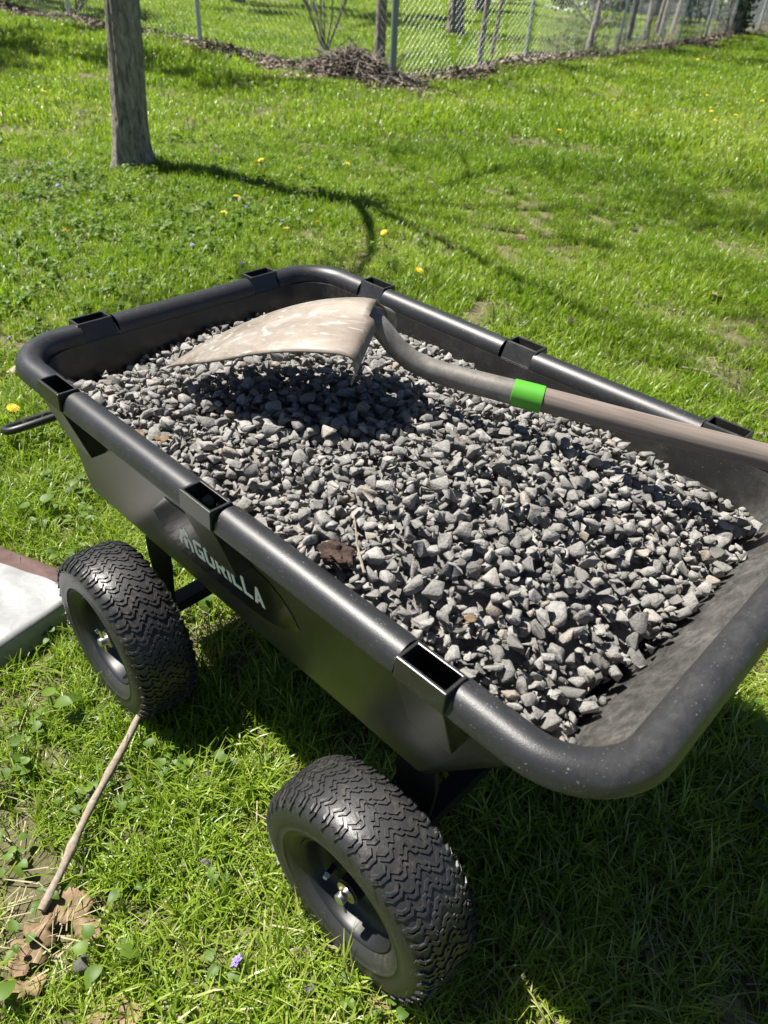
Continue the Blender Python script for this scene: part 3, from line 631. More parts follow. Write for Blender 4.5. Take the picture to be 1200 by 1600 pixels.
# ------------------------------------------------------------------ shovel
SJ = Vector((-0.042, -0.031, 0.772)); SY, SP, SR, SB, SL, SW = 0.487, -0.077, -0.071, 0.524, 0.353, 0.212
h_ = Vector((math.cos(SY)*math.cos(SP), math.sin(SY)*math.cos(SP), math.sin(SP))); s_ = Vector((0, 0, 1)).cross(h_).normalized(); u_ = h_.cross(s_)
s2, u2 = math.cos(SR)*s_+math.sin(SR)*u_, -math.sin(SR)*s_+math.cos(SR)*u_
shovel = empty('shovel', SJ); shovel.rotation_euler = Matrix((h_, s2, u2)).transposed().to_euler()
tag(shovel, 'dusty round point shovel lying face down on the gravel, grey handle with a green band', 'shovel')
def dusty_steel():
    m = mat('dusty_blade', (0.35, 0.3, 0.25), 0.62, 0.25); b = bsdf(m); v = coords(m); vs = coords(m, (6, 90, 90))
    n1 = noise(m, coords(m, (9, 30, 30)), 1.0, 7, 0.72, 0.4); c = ramp(m, n1, [(0.33, (0.135, 0.108, 0.083)), (0.52, (0.20, 0.17, 0.14)), (0.74, (0.30, 0.28, 0.25))])
    sc = ramp(m, noise(m, vs, 1.2, 3, 0.6), [(0.57, G3(0)), (0.66, G3(0.7))]); c = mixc(m, sc, c, (0.33, 0.32, 0.30))
    ch = ramp(m, noise(m, v, 70, 3, 0.6), [(0.70, G3(0)), (0.74, G3(0.6))]); c = mixc(m, ch, c, (0.36, 0.34, 0.31)); lk(m, c, b.inputs['Base Color'])
    lk(m, bump(m, noise(m, v, 150, 4, 0.6), 0.2, 0.001), b.inputs['Normal']); return m
M_BLADE = dusty_steel()
def worn_steel():
    m = mat('worn_socket', (0.3, 0.29, 0.27), 0.48, 0.35); b = bsdf(m); v = coords(m)
    lk(m, ramp(m, noise(m, v, 35, 6, 0.7), [(0.3, (0.11, 0.10, 0.088)), (0.65, (0.24, 0.225, 0.20))]), b.inputs['Base Color']); lk(m, bump(m, noise(m, v, 180, 4), 0.3, 0.001), b.inputs['Normal']); return m
M_SOCK = worn_steel()
M_HANDLE = woody('handle_wood', (0.115, 0.09, 0.075), (0.21, 0.175, 0.15), (6, 140, 140), 0.35, 0.55, 0.0015)
M_GREEN = mat('green_band', (0.07, 0.30, 0.02), 0.45)
NS, NY = 34, 22; V = []; Fq = []
for i in range(NS+1):
    s = i/NS; xx = s*(SL+0.018)-0.018
    if s < 0.12: hw = 0.98+0.02*s/0.12
    elif s < 0.45: hw = 1.0-0.05*((s-0.12)/0.33)**2
    else: hw = max(0.012, math.cos((s-0.45)/0.55*PI/2)**0.9)
    hw *= SW/2*(0.95 if s >= 0.45 else 1)
    for j in range(NY+1):
        t = -1+2*j/NY; yy = t*hw
        arch = -0.038*(abs(yy/(SW/2))**2+0.010)**0.60*(1-0.3*s)+0.005+0.010*math.exp(-(yy/0.022)**2)*max(0, 1-s*1.7)
        q_ = max(xx, 0)/SL; dz = -math.sin(SB)*SL*(0.22*q_+0.78*q_**1.9)+arch
        V.append((-xx*math.cos(SB), yy, dz))
n = NY+1
Fq = [(i*n+j, i*n+j+1, (i+1)*n+j+1, (i+1)*n+j) for i in range(NS) for j in range(NY)]
# turned foot steps along the back edge
for j0, j1 in ((0, 8), (14, NY)):
    base = len(V)
    for j in range(j0, j1+1):
        p = V[j]; e = abs(-1+2*j/NY); V += [(p[0]+0.007, p[1], p[2]-0.003), (p[0]+0.013, p[1], p[2]-0.012-0.010*e), (p[0]+0.009, p[1]*1.0, p[2]-0.025-0.014*e)]
    for q, j in enumerate(range(j0, j1)):
        Fq.append((j, j+1, base+3*(q+1), base+3*q)); 
        for r_ in (0, 1): Fq.append((base+3*q+r_, base+3*(q+1)+r_, base+3*(q+1)+r_+1, base+3*q+r_+1))
bl = MB().add(V, Fq).build('blade', M_BLADE, shovel, angle=60); sd = bl.modifiers.new('thick', 'SOLIDIFY'); sd.thickness = 0.003; sd.offset = -1
HD = 0.069
nk = MB(); nk.tube([(-0.05, 0, -0.022), (-0.01, 0, -0.006), (0.012, 0, -0.012), (0.034, 0, -0.030), (0.055, 0, -0.048), (0.08, 0, -0.061), (0.11, 0, -0.067), (0.15, 0, -HD), (0.245, 0, -HD)], [0.009, 0.0125, 0.014, 0.0148, 0.0152, 0.0157, 0.0162, 0.0168, 0.0178], 20); nk.build('neck', M_SOCK, shovel)
g = MB(); g.tube([(0.228, 0, -HD), (0.2285, 0, -HD), (0.2705, 0, -HD), (0.271, 0, -HD)], [0.0178, 0.0192, 0.0192, 0.0178], 28); g.build('green_band', M_GREEN, shovel, angle=30)
hd = MB(); hd.tube([(0.20+k*0.05, 0, -HD+0.0004*math.sin(k)) for k in range(22)]+[(1.262, 0, -HD), (1.27, 0, -HD)], [0.0172]*22+[0.0155, 0.007], 24); hd.build('handle', M_HANDLE, shovel)

# debris caught in the heap: clod of dark bark, a twig, leaf scraps
def lump(name, c, r_, mt, seed, sq=(1, 1, 0.6), parent=None):
    bm = bmesh.new(); bmesh.ops.create_icosphere(bm, subdivisions=3, radius=1); q = random.Random(seed)
    for v in bm.verts:
        p = v.co; k = 1+0.28*math.sin(p.x*5+seed)*math.sin(p.y*6+1)+0.2*math.sin(p.z*9+p.x*7)+q.uniform(-0.09, 0.09); v.co = Vector((p.x*sq[0], p.y*sq[1], p.z*sq[2]))*k*r_
    me = bpy.data.meshes.new(name); bm.to_mesh(me); bm.free(); return link(name, me, mt, parent, c)
M_CLOD = woody('rotten_bark', (0.018, 0.012, 0.010), (0.075, 0.045, 0.034), (90, 90, 90), 0.9, 0.8, 0.004)
hz = lambda px, py, dz=0.0: (lambda p: (p[0], p[1], float(heap(p[0], p[1]))+dz))(at(px, py, 0.605))
o = lump('bark_clod', hz(525, 880, 0.008), 0.016, M_CLOD, 2, (1.25, 0.9, 0.6)); tag(o, 'dark rotten bark clod lying in the gravel beside the rim', 'bark')
tw = MB(); p = hz(557, 878, 0.014); tw.tube([(p[0]+0.03, p[1]-0.018, p[2]-0.012), (p[0], p[1], p[2]), (p[0]-0.028, p[1]+0.022, p[2]+0.012)], [0.0016, 0.0014, 0.0007], 6); o = tw.build('twig', M_STICK); tag(o, 'thin dry twig sticking out of the gravel beside the dark bark', 'twig')

def leaf_mesh(name, L, lobes, seed, curl=0.3):
    """lobed oak leaf or plain leaf, with thickness by solidify"""
    r = random.Random(seed); V = []; Fq = []; N = 26
    for i in range(N+1):
        t = i/N; e = math.sin(PI*min(1, t*0.97+0.02))**0.7*0.34
        if lobes: e *= 0.38+0.72*abs(math.sin(t*PI*lobes+0.4))**0.8
        e *= L
        for j, sg in enumerate((-1, -0.5, 0, 0.5, 1)):
            yy = sg*e*(1+0.15*r.uniform(-1, 1)*(abs(sg) == 1)); sweep = 0.12*L*abs(sg)*(1 if lobes else 0.2)
            V.append((L*(t-0.5)+sweep*t, yy, curl*L*(abs(sg)**2*0.28*math.sin(t*5+seed)+0.5*(t-0.5)**2)+0.012*L*math.sin(9*t+3*sg+seed)))
    for i in range(N):
        for j in range(4): Fq.append((i*5+j, i*5+j+1, (i+1)*5+j+1, (i+1)*5+j))
    V2 = MB().add(V, Fq); V2.tube([(L*0.5, 0, curl*L*0.12), (L*0.72, 0.01*L, curl*L*0.2)], [0.012*L, 0.007*L], 5)
    zc = lambda t: V[int(t*N)*5+2][2]
    V2.tube([(L*(t-0.5), 0, zc(t)+0.003*L) for t in (0.02, 0.25, 0.5, 0.75, 1.0)], [0.004*L, 0.007*L, 0.009*L, 0.011*L, 0.012*L], 5)
    for t in (0.2, 0.36, 0.52, 0.68, 0.82):
        for j in (0, 4):
            i = int(t*N); q0 = V[i*5+2]; q1 = V[max(0, i-3)*5+j]; qm = V[max(0, i-1)*5+(1 if j == 0 else 3)]
            V2.tube([(q0[0], q0[1], q0[2]+0.003*L), (qm[0], qm[1], qm[2]+0.004*L), (q0[0]*0.15+q1[0]*0.85, q1[1]*0.85, q1[2]+0.003*L)], [0.006*L, 0.0045*L, 0.002*L], 4, caps=False)
    return V2.mesh(name)
def dead_leaf(px, py, L, lobes, seed, rz, label, z=None, tilt=(0, 0), mt=None):
    if z is None: q = at(px, py, 0.025); loc = (q[0], q[1], 0.022)
    else: loc = hz(px, py, z)
    o = link('dead_leaf', leaf_mesh('dead_leaf', L, lobes, seed), mt or M_DEAD, None, loc); o.rotation_euler = (tilt[0], tilt[1], rz); sd = o.modifiers.new('t', 'SOLIDIFY'); sd.thickness = 0.0005
    tag(o, label, 'leaf'); return o
dead_leaf(48, 1480, 0.078, 3.5, 1, 2.0, 'large lobed tan oak leaf below the foot of the dry stick', tilt=(0.25, -0.1))
dead_leaf(22, 1545, 0.07, 3, 2, 1.2, 'curled brown oak leaf under the large lobed tan leaf', tilt=(-0.2, 0.2))
dead_leaf(135, 1450, 0.045, 0, 3, 0.4, 'small reddish brown leaf scrap beside the dry stick', tilt=(0.2, 0.1))
dead_leaf(178, 1588, 0.075, 0, 4, 0.9, 'flat pinkish tan dead leaf in the clipped grass', tilt=(0.1, 0.0))
dead_leaf(105, 1415, 0.07, 0, 5, 1.0, 'pale tan dead leaf lying against the stick', tilt=(0.15, 0.15))
dead_leaf(1020, 1508, 0.05, 0, 6, 1.9, 'grey brown dead leaf standing in the shaded grass behind the cart', tilt=(0.6, 0.2))
dead_leaf(1150, 1590, 0.075, 0, 7, 0.3, 'dark brown dead leaf flat in the shaded grass', tilt=(0.1, 0.1))
dead_leaf(592, 1572, 0.035, 2, 8, 0.2, 'small brown leaf crumpled against the nearer tyre', tilt=(0.3, 0))
dead_leaf(470, 1492, 0.04, 0, 12, 0.6, 'curled pale bark strip leaning on the nearer tyre', tilt=(0.9, 0.2), mt=M_STICK)
dead_leaf(252, 690, 0.020, 2, 9, 1.0, 'tan leaf scrap on the gravel along the rim', 0.012, (0.3, 0.2))
dead_leaf(218, 678, 0.016, 0, 10, 0.3, 'small orange leaf scrap on the gravel along the rim', 0.012, (0.3, 0.4))
dead_leaf(735, 965, 0.014, 0, 11, 0.8, 'pinkish brown leaf scrap between the stones', 0.010, (0.4, 0.2))
for (px, py, L, sd_) in ((1120, 460, 0.09, 21), (985, 467, 0.07, 22), (890, 500, 0.06, 23), (1060, 640, 0.05, 24), (815, 372, 0.08, 25), (720, 186, 0.12, 26)):
    o = dead_leaf(px, py, L, 0, sd_, sd_, 'pale dead leaf in the lawn beyond the far side of the cart', tilt=(0.3, 0.1)); o['group'] = 'dead leaves in the lawn beyond the cart'

# ------------------------------------------------------------------ bag beside the wheel
def bag():
    root = empty('plastic_bag', (BAG_C[0], BAG_C[1], 0)); tag(root, 'flat white plastic bag with a reddish brown end beside the farther tyre', 'bag')
    A, B, T = 0.60, 0.80, 0.066
    def wr(a, b): return 0.0016*math.sin(23*a+9*b+2*math.sin(11*b))+0.0013*math.sin(41*b-17*a)+0.0012*math.sin(67*a+31*b)+0.0011*math.sin(90*b+40*a)*math.sin(13*a)
    for nme, b0, b1, mt, top in (('white_panel', 0.062, B, M_BAGW, T), ('brown_end', 0.0, 0.0625, M_BAGB, T*0.86)):
        na_ = 70; nb = 80 if b1 > 0.5 else 10; V = []
        ca = [0, 0.002, 0.006]+list(np.linspace(0.012, A-0.012, na_))+[A-0.006, A-0.002, A]; cb = ([b0] if b0 > 0.01 else [0, 0.003, 0.008])+list(np.linspace(b0+0.014, b1-0.012, nb))+([b1-0.006, b1-0.002, b1] if b1 > 0.5 else [b1])
        k = len(cb)
        for a in ca:
            for b in cb:
                e = min(a, A-a, b, B-b); z = top-0.012*math.exp(-e/0.004)+wr(a, b)*min(1, e/0.03)
                if b0 < 0.01: z -= 0.012*(1-b/0.0625)
                wob = 0.003*math.sin(a*31+b*19); p = BAG_A*a+BAG_B*(b+(wob if b in (b0, b1) else 0)); V.append((p[0], p[1], z))
        m_ = len(ca); Fq = [(i*k+j, i*k+j+1, (i+1)*k+j+1, (i+1)*k+j) for i in range(m_-1) for j in range(k-1)]
        ring = [i*k for i in range(m_)]+[(m_-1)*k+j for j in range(1, k)]+[i*k+k-1 for i in range(m_-2, -1, -1)]+[j for j in range(k-2, 0, -1)]; m = len(ring); b0_ = len(V)
        for zz, tk in ((0.40, 0.000), (-0.01, -0.006)):
            for q in ring:
                p = V[q]; V.append((p[0], p[1], T*zz+0.0025*math.sin(p[0]*60+p[1]*47)))
        for q in range(m):
            Fq.append((ring[q], ring[(q+1) % m], b0_+(q+1) % m, b0_+q)); Fq.append((b0_+q, b0_+(q+1) % m, b0_+m+(q+1) % m, b0_+m+q))
        MB().add(V, Fq).build(nme, mt, root, angle=60)
def film(name, a, b_):
    m = mat(name, a, 0.38, spec=0.5); b = bsdf(m); v = coords(m); n = noise(m, v, 28, 5, 0.6, 0.8); lk(m, ramp(m, n, [(0.35, a), (0.7, b_)]), b.inputs['Base Color'])
    lk(m, bump(m, n, 0.3, 0.004), b.inputs['Normal']); return m
M_BAGW = film('white_film', (0.22, 0.222, 0.22), (0.28, 0.283, 0.28)); M_BAGB = film('brown_film', (0.085, 0.05, 0.043), (0.125, 0.08, 0.07))
bag()

# stick lying in the grass
p0, p1 = at(62, 1424, 0.035), at(219, 1112, 0.06); st = MB(); pts = []; rads = []
for k in range(15):
    t = k/14; q = p0+(p1-p0)*t; pts.append((q[0]+0.003*math.sin(7*t), q[1]+0.003*math.sin(9*t+1), 0.034+0.026*t+0.004*math.sin(6*t))); rads.append(0.0066-0.0008*t+0.0009*math.sin(k*2.1)+(0.0016 if k in (4, 9, 11) else 0))
st.tube(pts, rads, 10); tag(st.build('stick', M_STICK), 'straight dry stick lying in the grass from the farther tyre', 'stick')
for k, (px, py, ang, L) in enumerate(((505, 1478, 0.5, 0.05), (250, 1560, 0.1, 0.10), (180, 375, 2.6, 0.3), (110, 242, 2.8, 0.5), (1065, 575, 0.3, 0.13))):
    q = at(px, py, 0.02); s = MB(); d = Vector((math.cos(ang), math.sin(ang), 0)); P0 = Vector((q[0], q[1], 0.022+float(gz(q[0], q[1])))); r0 = 0.0025 if k < 2 else 0.005
    s.tube([P0, P0+d*L*0.5+Vector((0, 0.01*L, 0.006)), P0+d*L+Vector((0, -0.05*L, 0.004))], [r0, r0*0.8, r0*0.4], 6)
    o = s.build('twig', M_STICK); tag(o, ('short bark twig by the nearer tyre', 'thin dry twig in the clipped grass near the lobed leaves', 'thin dry twig on the grass below the tree', 'long thin bent twig lying left of the trunk', 'forked pale twig on the grass beyond the far rim')[k], 'twig')
# loose stones in the grass
for k, (px, py) in enumerate(((250, 1224), (327, 1207), (293, 1247), (135, 1302), (133, 1326), (127, 1359), (321, 1345), (287, 1349), (140, 1243), (125, 1510), (132, 1531), (487, 1540), (1102, 1494), (20, 1178), (225, 1262))):
    q = at(px, py, 0.03); hf = (0.009, 0.009, 0.008, 0.009, 0.010, 0.009, 0.011, 0.006, 0.012, 0.013, 0.009, 0.012, 0.008, 0.008, 0.006)[k]
    o = link('loose_stone', SM[(k*5) % 36], M_STONE1, None, (q[0], q[1], 0.026)); o.scale = (hf,)*3; o.rotation_euler = (k, k*2.0, k*3.0)
    tag(o, 'stray grey gravel stone dropped in the grass', 'stone', 'stray stones in the grass')

# broad leaved weeds near the wheels: each leaf a part
def leaf_blade(seed):
    V = []; Fq = []; pr = [(-0.16, 0.20), (-0.08, 0.38), (0.12, 0.47), (0.38, 0.46), (0.65, 0.34), (0.85, 0.17), (1.0, 0.01)]; r = random.Random(seed)
    for (t, wv) in pr:
        for sg in (-1, -0.55, 0, 0.55, 1): V.append((t if sg else max(t, -0.02), sg*wv*(1+0.06*r.uniform(-1, 1)), 0.10*abs(sg)*wv*1.6-0.22*t*t+0.03*r.uniform(-1, 1)*abs(sg)))
    for p in range(len(pr)-1):
        for c in range(4): Fq.append((p*5+c, p*5+c+1, p*5+5+c+1, p*5+5+c))
    me = MB().add(V, Fq).mesh('leaf'); me.materials.append(M_WEED); a = me.attributes.new('rnd', 'FLOAT', 'FACE'); a.data.foreach_set('value', [0.3+1.5*r.random()]*len(Fq)); return me
LM = [leaf_blade(i) for i in range(6)]
for k, (px, py, nl, L) in enumerate(((270, 1190, 6, .024), (290, 1175, 4, .026), (205, 1385, 5, .024), (345, 1355, 6, .021), (170, 1200, 5, .022), (105, 1255, 5, .020), (200, 1245, 5, .022), (15, 1310, 4, .022), (25, 1470, 4, .022), (240, 1120, 5, .024), (40, 1115, 4, .022), (350, 1500, 4, .022), (1140, 1100, 5, .030), (1175, 1215, 5, .028), (540, 1545, 5, .020), (310, 940, 5, .024), (120, 815, 5, .030), (330, 1000, 4, .022), (610, 1590, 5, .022), (75, 1390, 4, .020))):
    L *= 0.85; q = at(px, py, 0.035); rt = empty('broadleaf_weed', (q[0], q[1], 0)); tag(rt, 'low weed with broad heart shaped leaves growing in the grass around the cart', 'weed', 'broad leaved weeds around the cart')
    r = random.Random(k)
    for i in range(nl):
        a = 2*PI*i/nl+r.uniform(-0.5, 0.5); hgt = r.uniform(0.018, 0.046); d = r.uniform(0.5, 1.1)*L
        o = link('leaf', LM[r.randrange(6)], M_WEED, rt, (d*math.cos(a), d*math.sin(a), hgt)); o.scale = (L*r.uniform(0.6, 1.1), L*r.uniform(0.5, 1.0), L*r.uniform(0.6, 1.4)); o.rotation_euler = (r.uniform(-0.3, 0.3), r.uniform(-0.35, 0.25), a)
        s = MB(); s.tube([(0, 0, 0), (d*0.4*math.cos(a), d*0.4*math.sin(a), hgt*0.7), (d*math.cos(a), d*math.sin(a), hgt)], 0.0007, 4); s.build('stalk', M_WEED, rt)

# dandelions and violets
M_YEL = mat('dandelion_petals', (0.80, 0.56, 0.02), 0.6); M_VIO = mat('violet_petals', (0.24, 0.18, 0.58), 0.6); M_WHT = mat('clover_petals', (0.7, 0.7, 0.66), 0.6)
def flower(name, npet, R, cone):
    mb = MB()
    for ring in range(3):
        for i in range(npet):
            a = 2*PI*(i+0.5*ring)/npet; Rr = R*(1-0.25*ring); z1 = cone*(0.4+0.35*ring)
            da = PI/npet*0.8; mb.add([(0, 0, 0.002*ring), (Rr*0.7*math.cos(a-da), Rr*0.7*math.sin(a-da), z1*0.7), (Rr*math.cos(a), Rr*math.sin(a), z1), (Rr*0.7*math.cos(a+da), Rr*0.7*math.sin(a+da), z1*0.7)], [(0, 1, 2, 3)])
    return mb.mesh(name, False)
MF = {'dandelion': (flower('flower_head', 18, 0.019, 0.008), M_YEL), 'violet': (flower('flower_head', 5, 0.011, 0.004), M_VIO)}
stem_me = {}
for h in (0.05, 0.07, 0.09): s = MB(); s.tube([(0, 0, 0), (0.004, 0.002, h*0.5), (0, 0, h)], 0.0014, 5); stem_me[h] = s.mesh('stem')
DAN = [(543, 258), (408, 255), (400, 258), (470, 267), (350, 332), (370, 308), (447, 356), (497, 345), (600, 362), (70, 143), (20, 638), (102, 360), (1118, 185), (1112, 170), (1106, 145), (1120, 158), (1140, 160), (1155, 196), (1185, 263), (1063, 120), (1015, 156), (960, 150), (1010, 162), (1165, 146), (1192, 155), (325, 34), (450, 21), (462, 25), (1090, 95), (1100, 92), (1150, 178), (655, 422), (872, 214)]
VIO = [(15, 528), (377, 410), (75, 252), (155, 335), (367, 268), (386, 320), (441, 343), (467, 341), (385, 323), (90, 287), (370, 1502), (110, 340), (300, 382)]
for kind, pts_, lab, cat in (('dandelion', DAN, 'yellow dandelion in flower in the lawn', 'dandelion'), ('violet', VIO, 'small purple violet in flower in the lawn', 'violet')):
    for k, (px, py) in enumerate(pts_):
        h = (0.05, 0.07, 0.09)[k % 3] if kind == 'dandelion' else 0.05; q = at(px, py, h); z = float(gz(q[0], q[1])); dd = math.hypot(q[0]-CAM[0], q[1]-CAM[1])
        rt = empty(kind, (q[0], q[1], z)); tag(rt, lab, cat, kind+'s in the lawn'); me, mm = MF[kind]
        o = link('flower_head', me, mm, rt, (0, 0, h)); o.rotation_euler = (random.uniform(-0.4, 0.4), random.uniform(-0.4, 0.4)-0.2, random.uniform(0, 6)); o.scale = (1.15 if dd > 4 else 1.0,)*3
        o = link('stem', stem_me[h], M_WEED, rt)

# ------------------------------------------------------------------ trees
def limb(mb, tips, p, d, L, r, depth, rnd, spread=0.7):
    n_ = 5; pts_ = [p]; rad = [r]; q = p.copy(); dd = d.copy()
    for i in range(n_):
        dd = (dd+Vector((rnd.uniform(-1, 1), rnd.uniform(-1, 1), rnd.uniform(-0.5, 0.9)))*0.16).normalized(); q = q+dd*L/n_; pts_.append(q.copy()); rad.append(r*(1-0.5*(i+1)/n_))
    mb.tube(pts_, rad, 7 if depth > 1 else 4, caps=False)
    if depth == 0: tips.append(q); return
    for i in range(3 if depth > 1 else 4):
        t = rnd.uniform(0.35, 1.0); k = min(n_-1, int(t*n_)); base = pts_[k+1]; nd_ = (dd+Vector((rnd.uniform(-1, 1), rnd.uniform(-1, 1), rnd.uniform(-0.3, 0.7)))*spread).normalized()
        limb(mb, tips, base, nd_, L*rnd.uniform(0.55, 0.8), max(rad[k+1]*0.62, 0.004), depth-1, rnd, spread)
    tips.append(q)
def leaf_cloud(tips, n, size, sd, seed):
    r = np.random.default_rng(seed); V = []; Fq = []; R = []; T = np.array([t[:] for t in tips])
    C = T[r.integers(0, len(T), n)]+r.normal(0, sd, (n, 3)); A = r.normal(size=(n, 3)); A /= np.linalg.norm(A, axis=1)[:, None]; B = np.cross(A, r.normal(size=(n, 3))); B /= np.linalg.norm(B, axis=1)[:, None]; s = size*r.uniform(0.6, 1.3, (n, 1))
    V = np.stack([C, C+A*s*0.5+B*s*0.35, C+A*s, C+A*s*0.5-B*s*0.35], 1).reshape(-1, 3); Fq = np.arange(4*n).reshape(n, 4); return fast_mesh('crown_leaves', V, Fq, False, {'rnd': ('FACE', r.uniform(0.2, 1.6, n))})
def bark_trunk(path_, rads, seed, n=40, rows=90, flare=None):
    """trunk with modelled bark ridges"""
    r = np.random.default_rng(seed); P = np.array(path_); t = np.linspace(0, 1, len(P)); V = []
    for i in range(rows+1):
        q = i/rows; c = [np.interp(q, t, P[:, k]) for k in range(3)]; rr_ = np.interp(q, t, rads)
        for k in range(n):
            a = 2*PI*k/n; z = c[2]; rid = 0.035*math.sin(a*11+2.2*math.sin(z*4+a*2))+0.03*math.sin(a*19+z*13+3*math.sin(z*3))+r.normal(0, 0.012)
            fl = 1.0
            if flare: fl = 1+flare*math.exp(-max(z, 0)/0.10)*(0.55+0.45*math.sin(a*3+0.4)+0.5*max(0, math.cos(a-0.6)))
            V.append((c[0]+rr_*(1+rid)*fl*math.cos(a), c[1]+rr_*(1+rid)*fl*math.sin(a), z))
    Fq = [(i*n+k, i*n+(k+1) % n, (i+1)*n+(k+1) % n, (i+1)*n+k) for i in range(rows) for k in range(n)]
    return fast_mesh('trunk', V, Fq, True)
def tree(name, x, y, h, r, seed, label, leaves=2500, lsize=0.06, group=None, bark=None, lean=(0, 0), flare=0.3, depth=3, leafmat=None, detail=(40, 90), avoid=None):
    z = float(gz(x, y)); rt = empty(name, (x, y, z)); tag(rt, label, 'tree', group); rnd = random.Random(seed); bark = bark or M_BARK
    P = [(lean[0]*t*h+0.03*math.sin(t*4+seed)*r*8*t, lean[1]*t*h+0.02*math.sin(t*5)*r*8*t, -0.05+t*h) for t in np.linspace(0, 1, 8)]
    link('trunk', bark_trunk(P, np.linspace(r*1.06, r*0.72, 8), seed, detail[0], detail[1], flare), bark, rt)
    mb = MB(); tips = []; top_ = Vector(P[-1]); lr_ = 0.32 if avoid is not None else 0.5
    for i in range(5):
        a = 2*PI*i/5+rnd.uniform(-0.4, 0.4)
        if avoid is not None: a = avoid+PI+(i-2)*0.75+rnd.uniform(-0.2, 0.2)
        limb(mb, tips, top_-Vector((0, 0, r*rnd.uniform(0, 3))), Vector((math.cos(a)*0.75, math.sin(a)*0.75, 0.75)).normalized(), h*0.62, r*lr_, depth, rnd)
    mb.build('branches', bark, rt, recalc=False, angle=None)
    if leaves: link('crown', leaf_cloud(tips, leaves, lsize, 0.10, seed), leafmat or M_CROWN, rt)
    return rt
tree('tree', -3.79, 1.72, 2.6, 0.095, 19, 'grey barked tree standing alone in the lawn', 4200, 0.05, flare=0.5, depth=4, lean=(0.047, 0.046), detail=(72, 150), avoid=math.atan2(SUN.y, SUN.x))
# neighbours whose crowns stand above the picture and shade parts of the lawn
tree('tree', -11.5, 2.6, 3.0, 0.16, 5, 'tall tree in the lawn left of the fence corner, out towards the far lawn', 5200, 0.10, bark=M_BARK2)
tree('tree', -9.1, 11.1, 3.2, 0.13, 6, 'dark trunked tree on the lawn behind the chain link fence', 4200, 0.10)
tree('tree', -14.5, 10.5, 3.2, 0.15, 8, 'tree far back on the lawn behind the fence', 6000, 0.12)
tree('tree', -12.6, 16.2, 3.4, 0.15, 9, 'tree standing before the grey house', 5000, 0.12)
p = at(597, 108); tree('young_tree', p[0]-0.05, p[1], 2.0, 0.06, 12, 'slender young tree growing out of the brush pile at the fence corner', 300, 0.05, flare=0.15, depth=2, lean=(-0.03, 0.02))
p = at(757, 108); tree('young_tree', p[0]-0.1, p[1], 2.0, 0.035, 13, 'thin pale straight sapling behind the fence next to the corner', 120, 0.05, bark=M_BARK2, flare=0.1, depth=1, lean=(0.02, 0.02))
p = at(787, 104); tree('young_tree', p[0]-0.3, p[1]+0.1, 1.9, 0.024, 14, 'thin dark leaning sapling beside the pale sapling', 100, 0.05, flare=0.1, depth=1, lean=(0.05, 0.06))
for k, (px, dx) in enumerate(((1000, 0), (1010, 0.25), (1018, 0.5))):
    p = at(px, 66); tree('young_tree', p[0]-0.25+dx*0.3, p[1]+dx, 2.2, 0.055, 15+k, 'pale stem in the clump of saplings along the fence', 160, 0.06, bark=M_BARK2, flare=0.1, depth=1, lean=(0.01*k, 0.02), group='pale sapling stems along the fence', detail=(16, 20))
for k, (px, py) in enumerate(((1070, 60), (1045, 62), (945, 80))):
    p = at(px, py); tree('young_tree', p[0]-0.3, p[1], 2.2, 0.05, 25+k, 'dark slanting sapling behind the fence towards the ivy covered trunk', 160, 0.06, flare=0.1, depth=1, lean=(0.03, 0.08), group='dark saplings behind the fence', detail=(16, 20))
# ivy covered trunk at the end of the fence
p = at(1140, 58); iv = tree('ivy_tree', p[0], p[1], 2.8, 0.20, 31, 'thick trunk covered in ivy at the end of the fence', 3000, 0.1)
r_ = np.random.default_rng(2); tp = [Vector((0.24*math.cos(a), 0.24*math.sin(a), z)) for a, z in zip(r_.uniform(0, 6.28, 260), r_.uniform(0.1, 2.8, 260))]
link('ivy', leaf_cloud(tp, 2600, 0.085, 0.06, 5), M_DARKLEAF, iv)
# shrubs on the far side of the fence
def shrub(px, py, R, Hh, seed, label, n, lm=None):
    p = at(px, py); rt = empty('shrub', (p[0], p[1], 0)); tag(rt, label, 'shrub'); rnd = random.Random(seed); mb = MB(); tips = []
    for i in range(9):
        a = rnd.uniform(0, 6.28); limb(mb, tips, Vector((0.1*math.cos(a), 0.1*math.sin(a), 0)), Vector((math.cos(a)*R/Hh, math.sin(a)*R/Hh, 1)).normalized(), Hh*0.6, 0.014, 2, rnd)
    mb.build('stems', M_BARK, rt, recalc=False, angle=None)
    link('foliage', leaf_cloud(tips, n, 0.07, 0.10, seed), lm or M_DARKLEAF, rt)
shrub(110, 22, 0.9, 1.1, 1, 'dark bushy shrub behind the fence left of the tree', 5000)
shrub(30, 8, 1.0, 1.2, 2, 'dark shrub farther along the fence beyond the lone tree', 5000)
shrub(1090, 40, 0.8, 1.0, 3, 'pale green leafy shrub in front of the grey house beside the ivy trunk', 2600, M_CROWN)
shrub(930, 40, 1.1, 0.9, 4, 'low dark green shrub before the grey house', 4500)
shrub(790, 8, 1.4, 1.0, 6, 'low wide dark shrub far back on the lawn behind the fence', 5000)

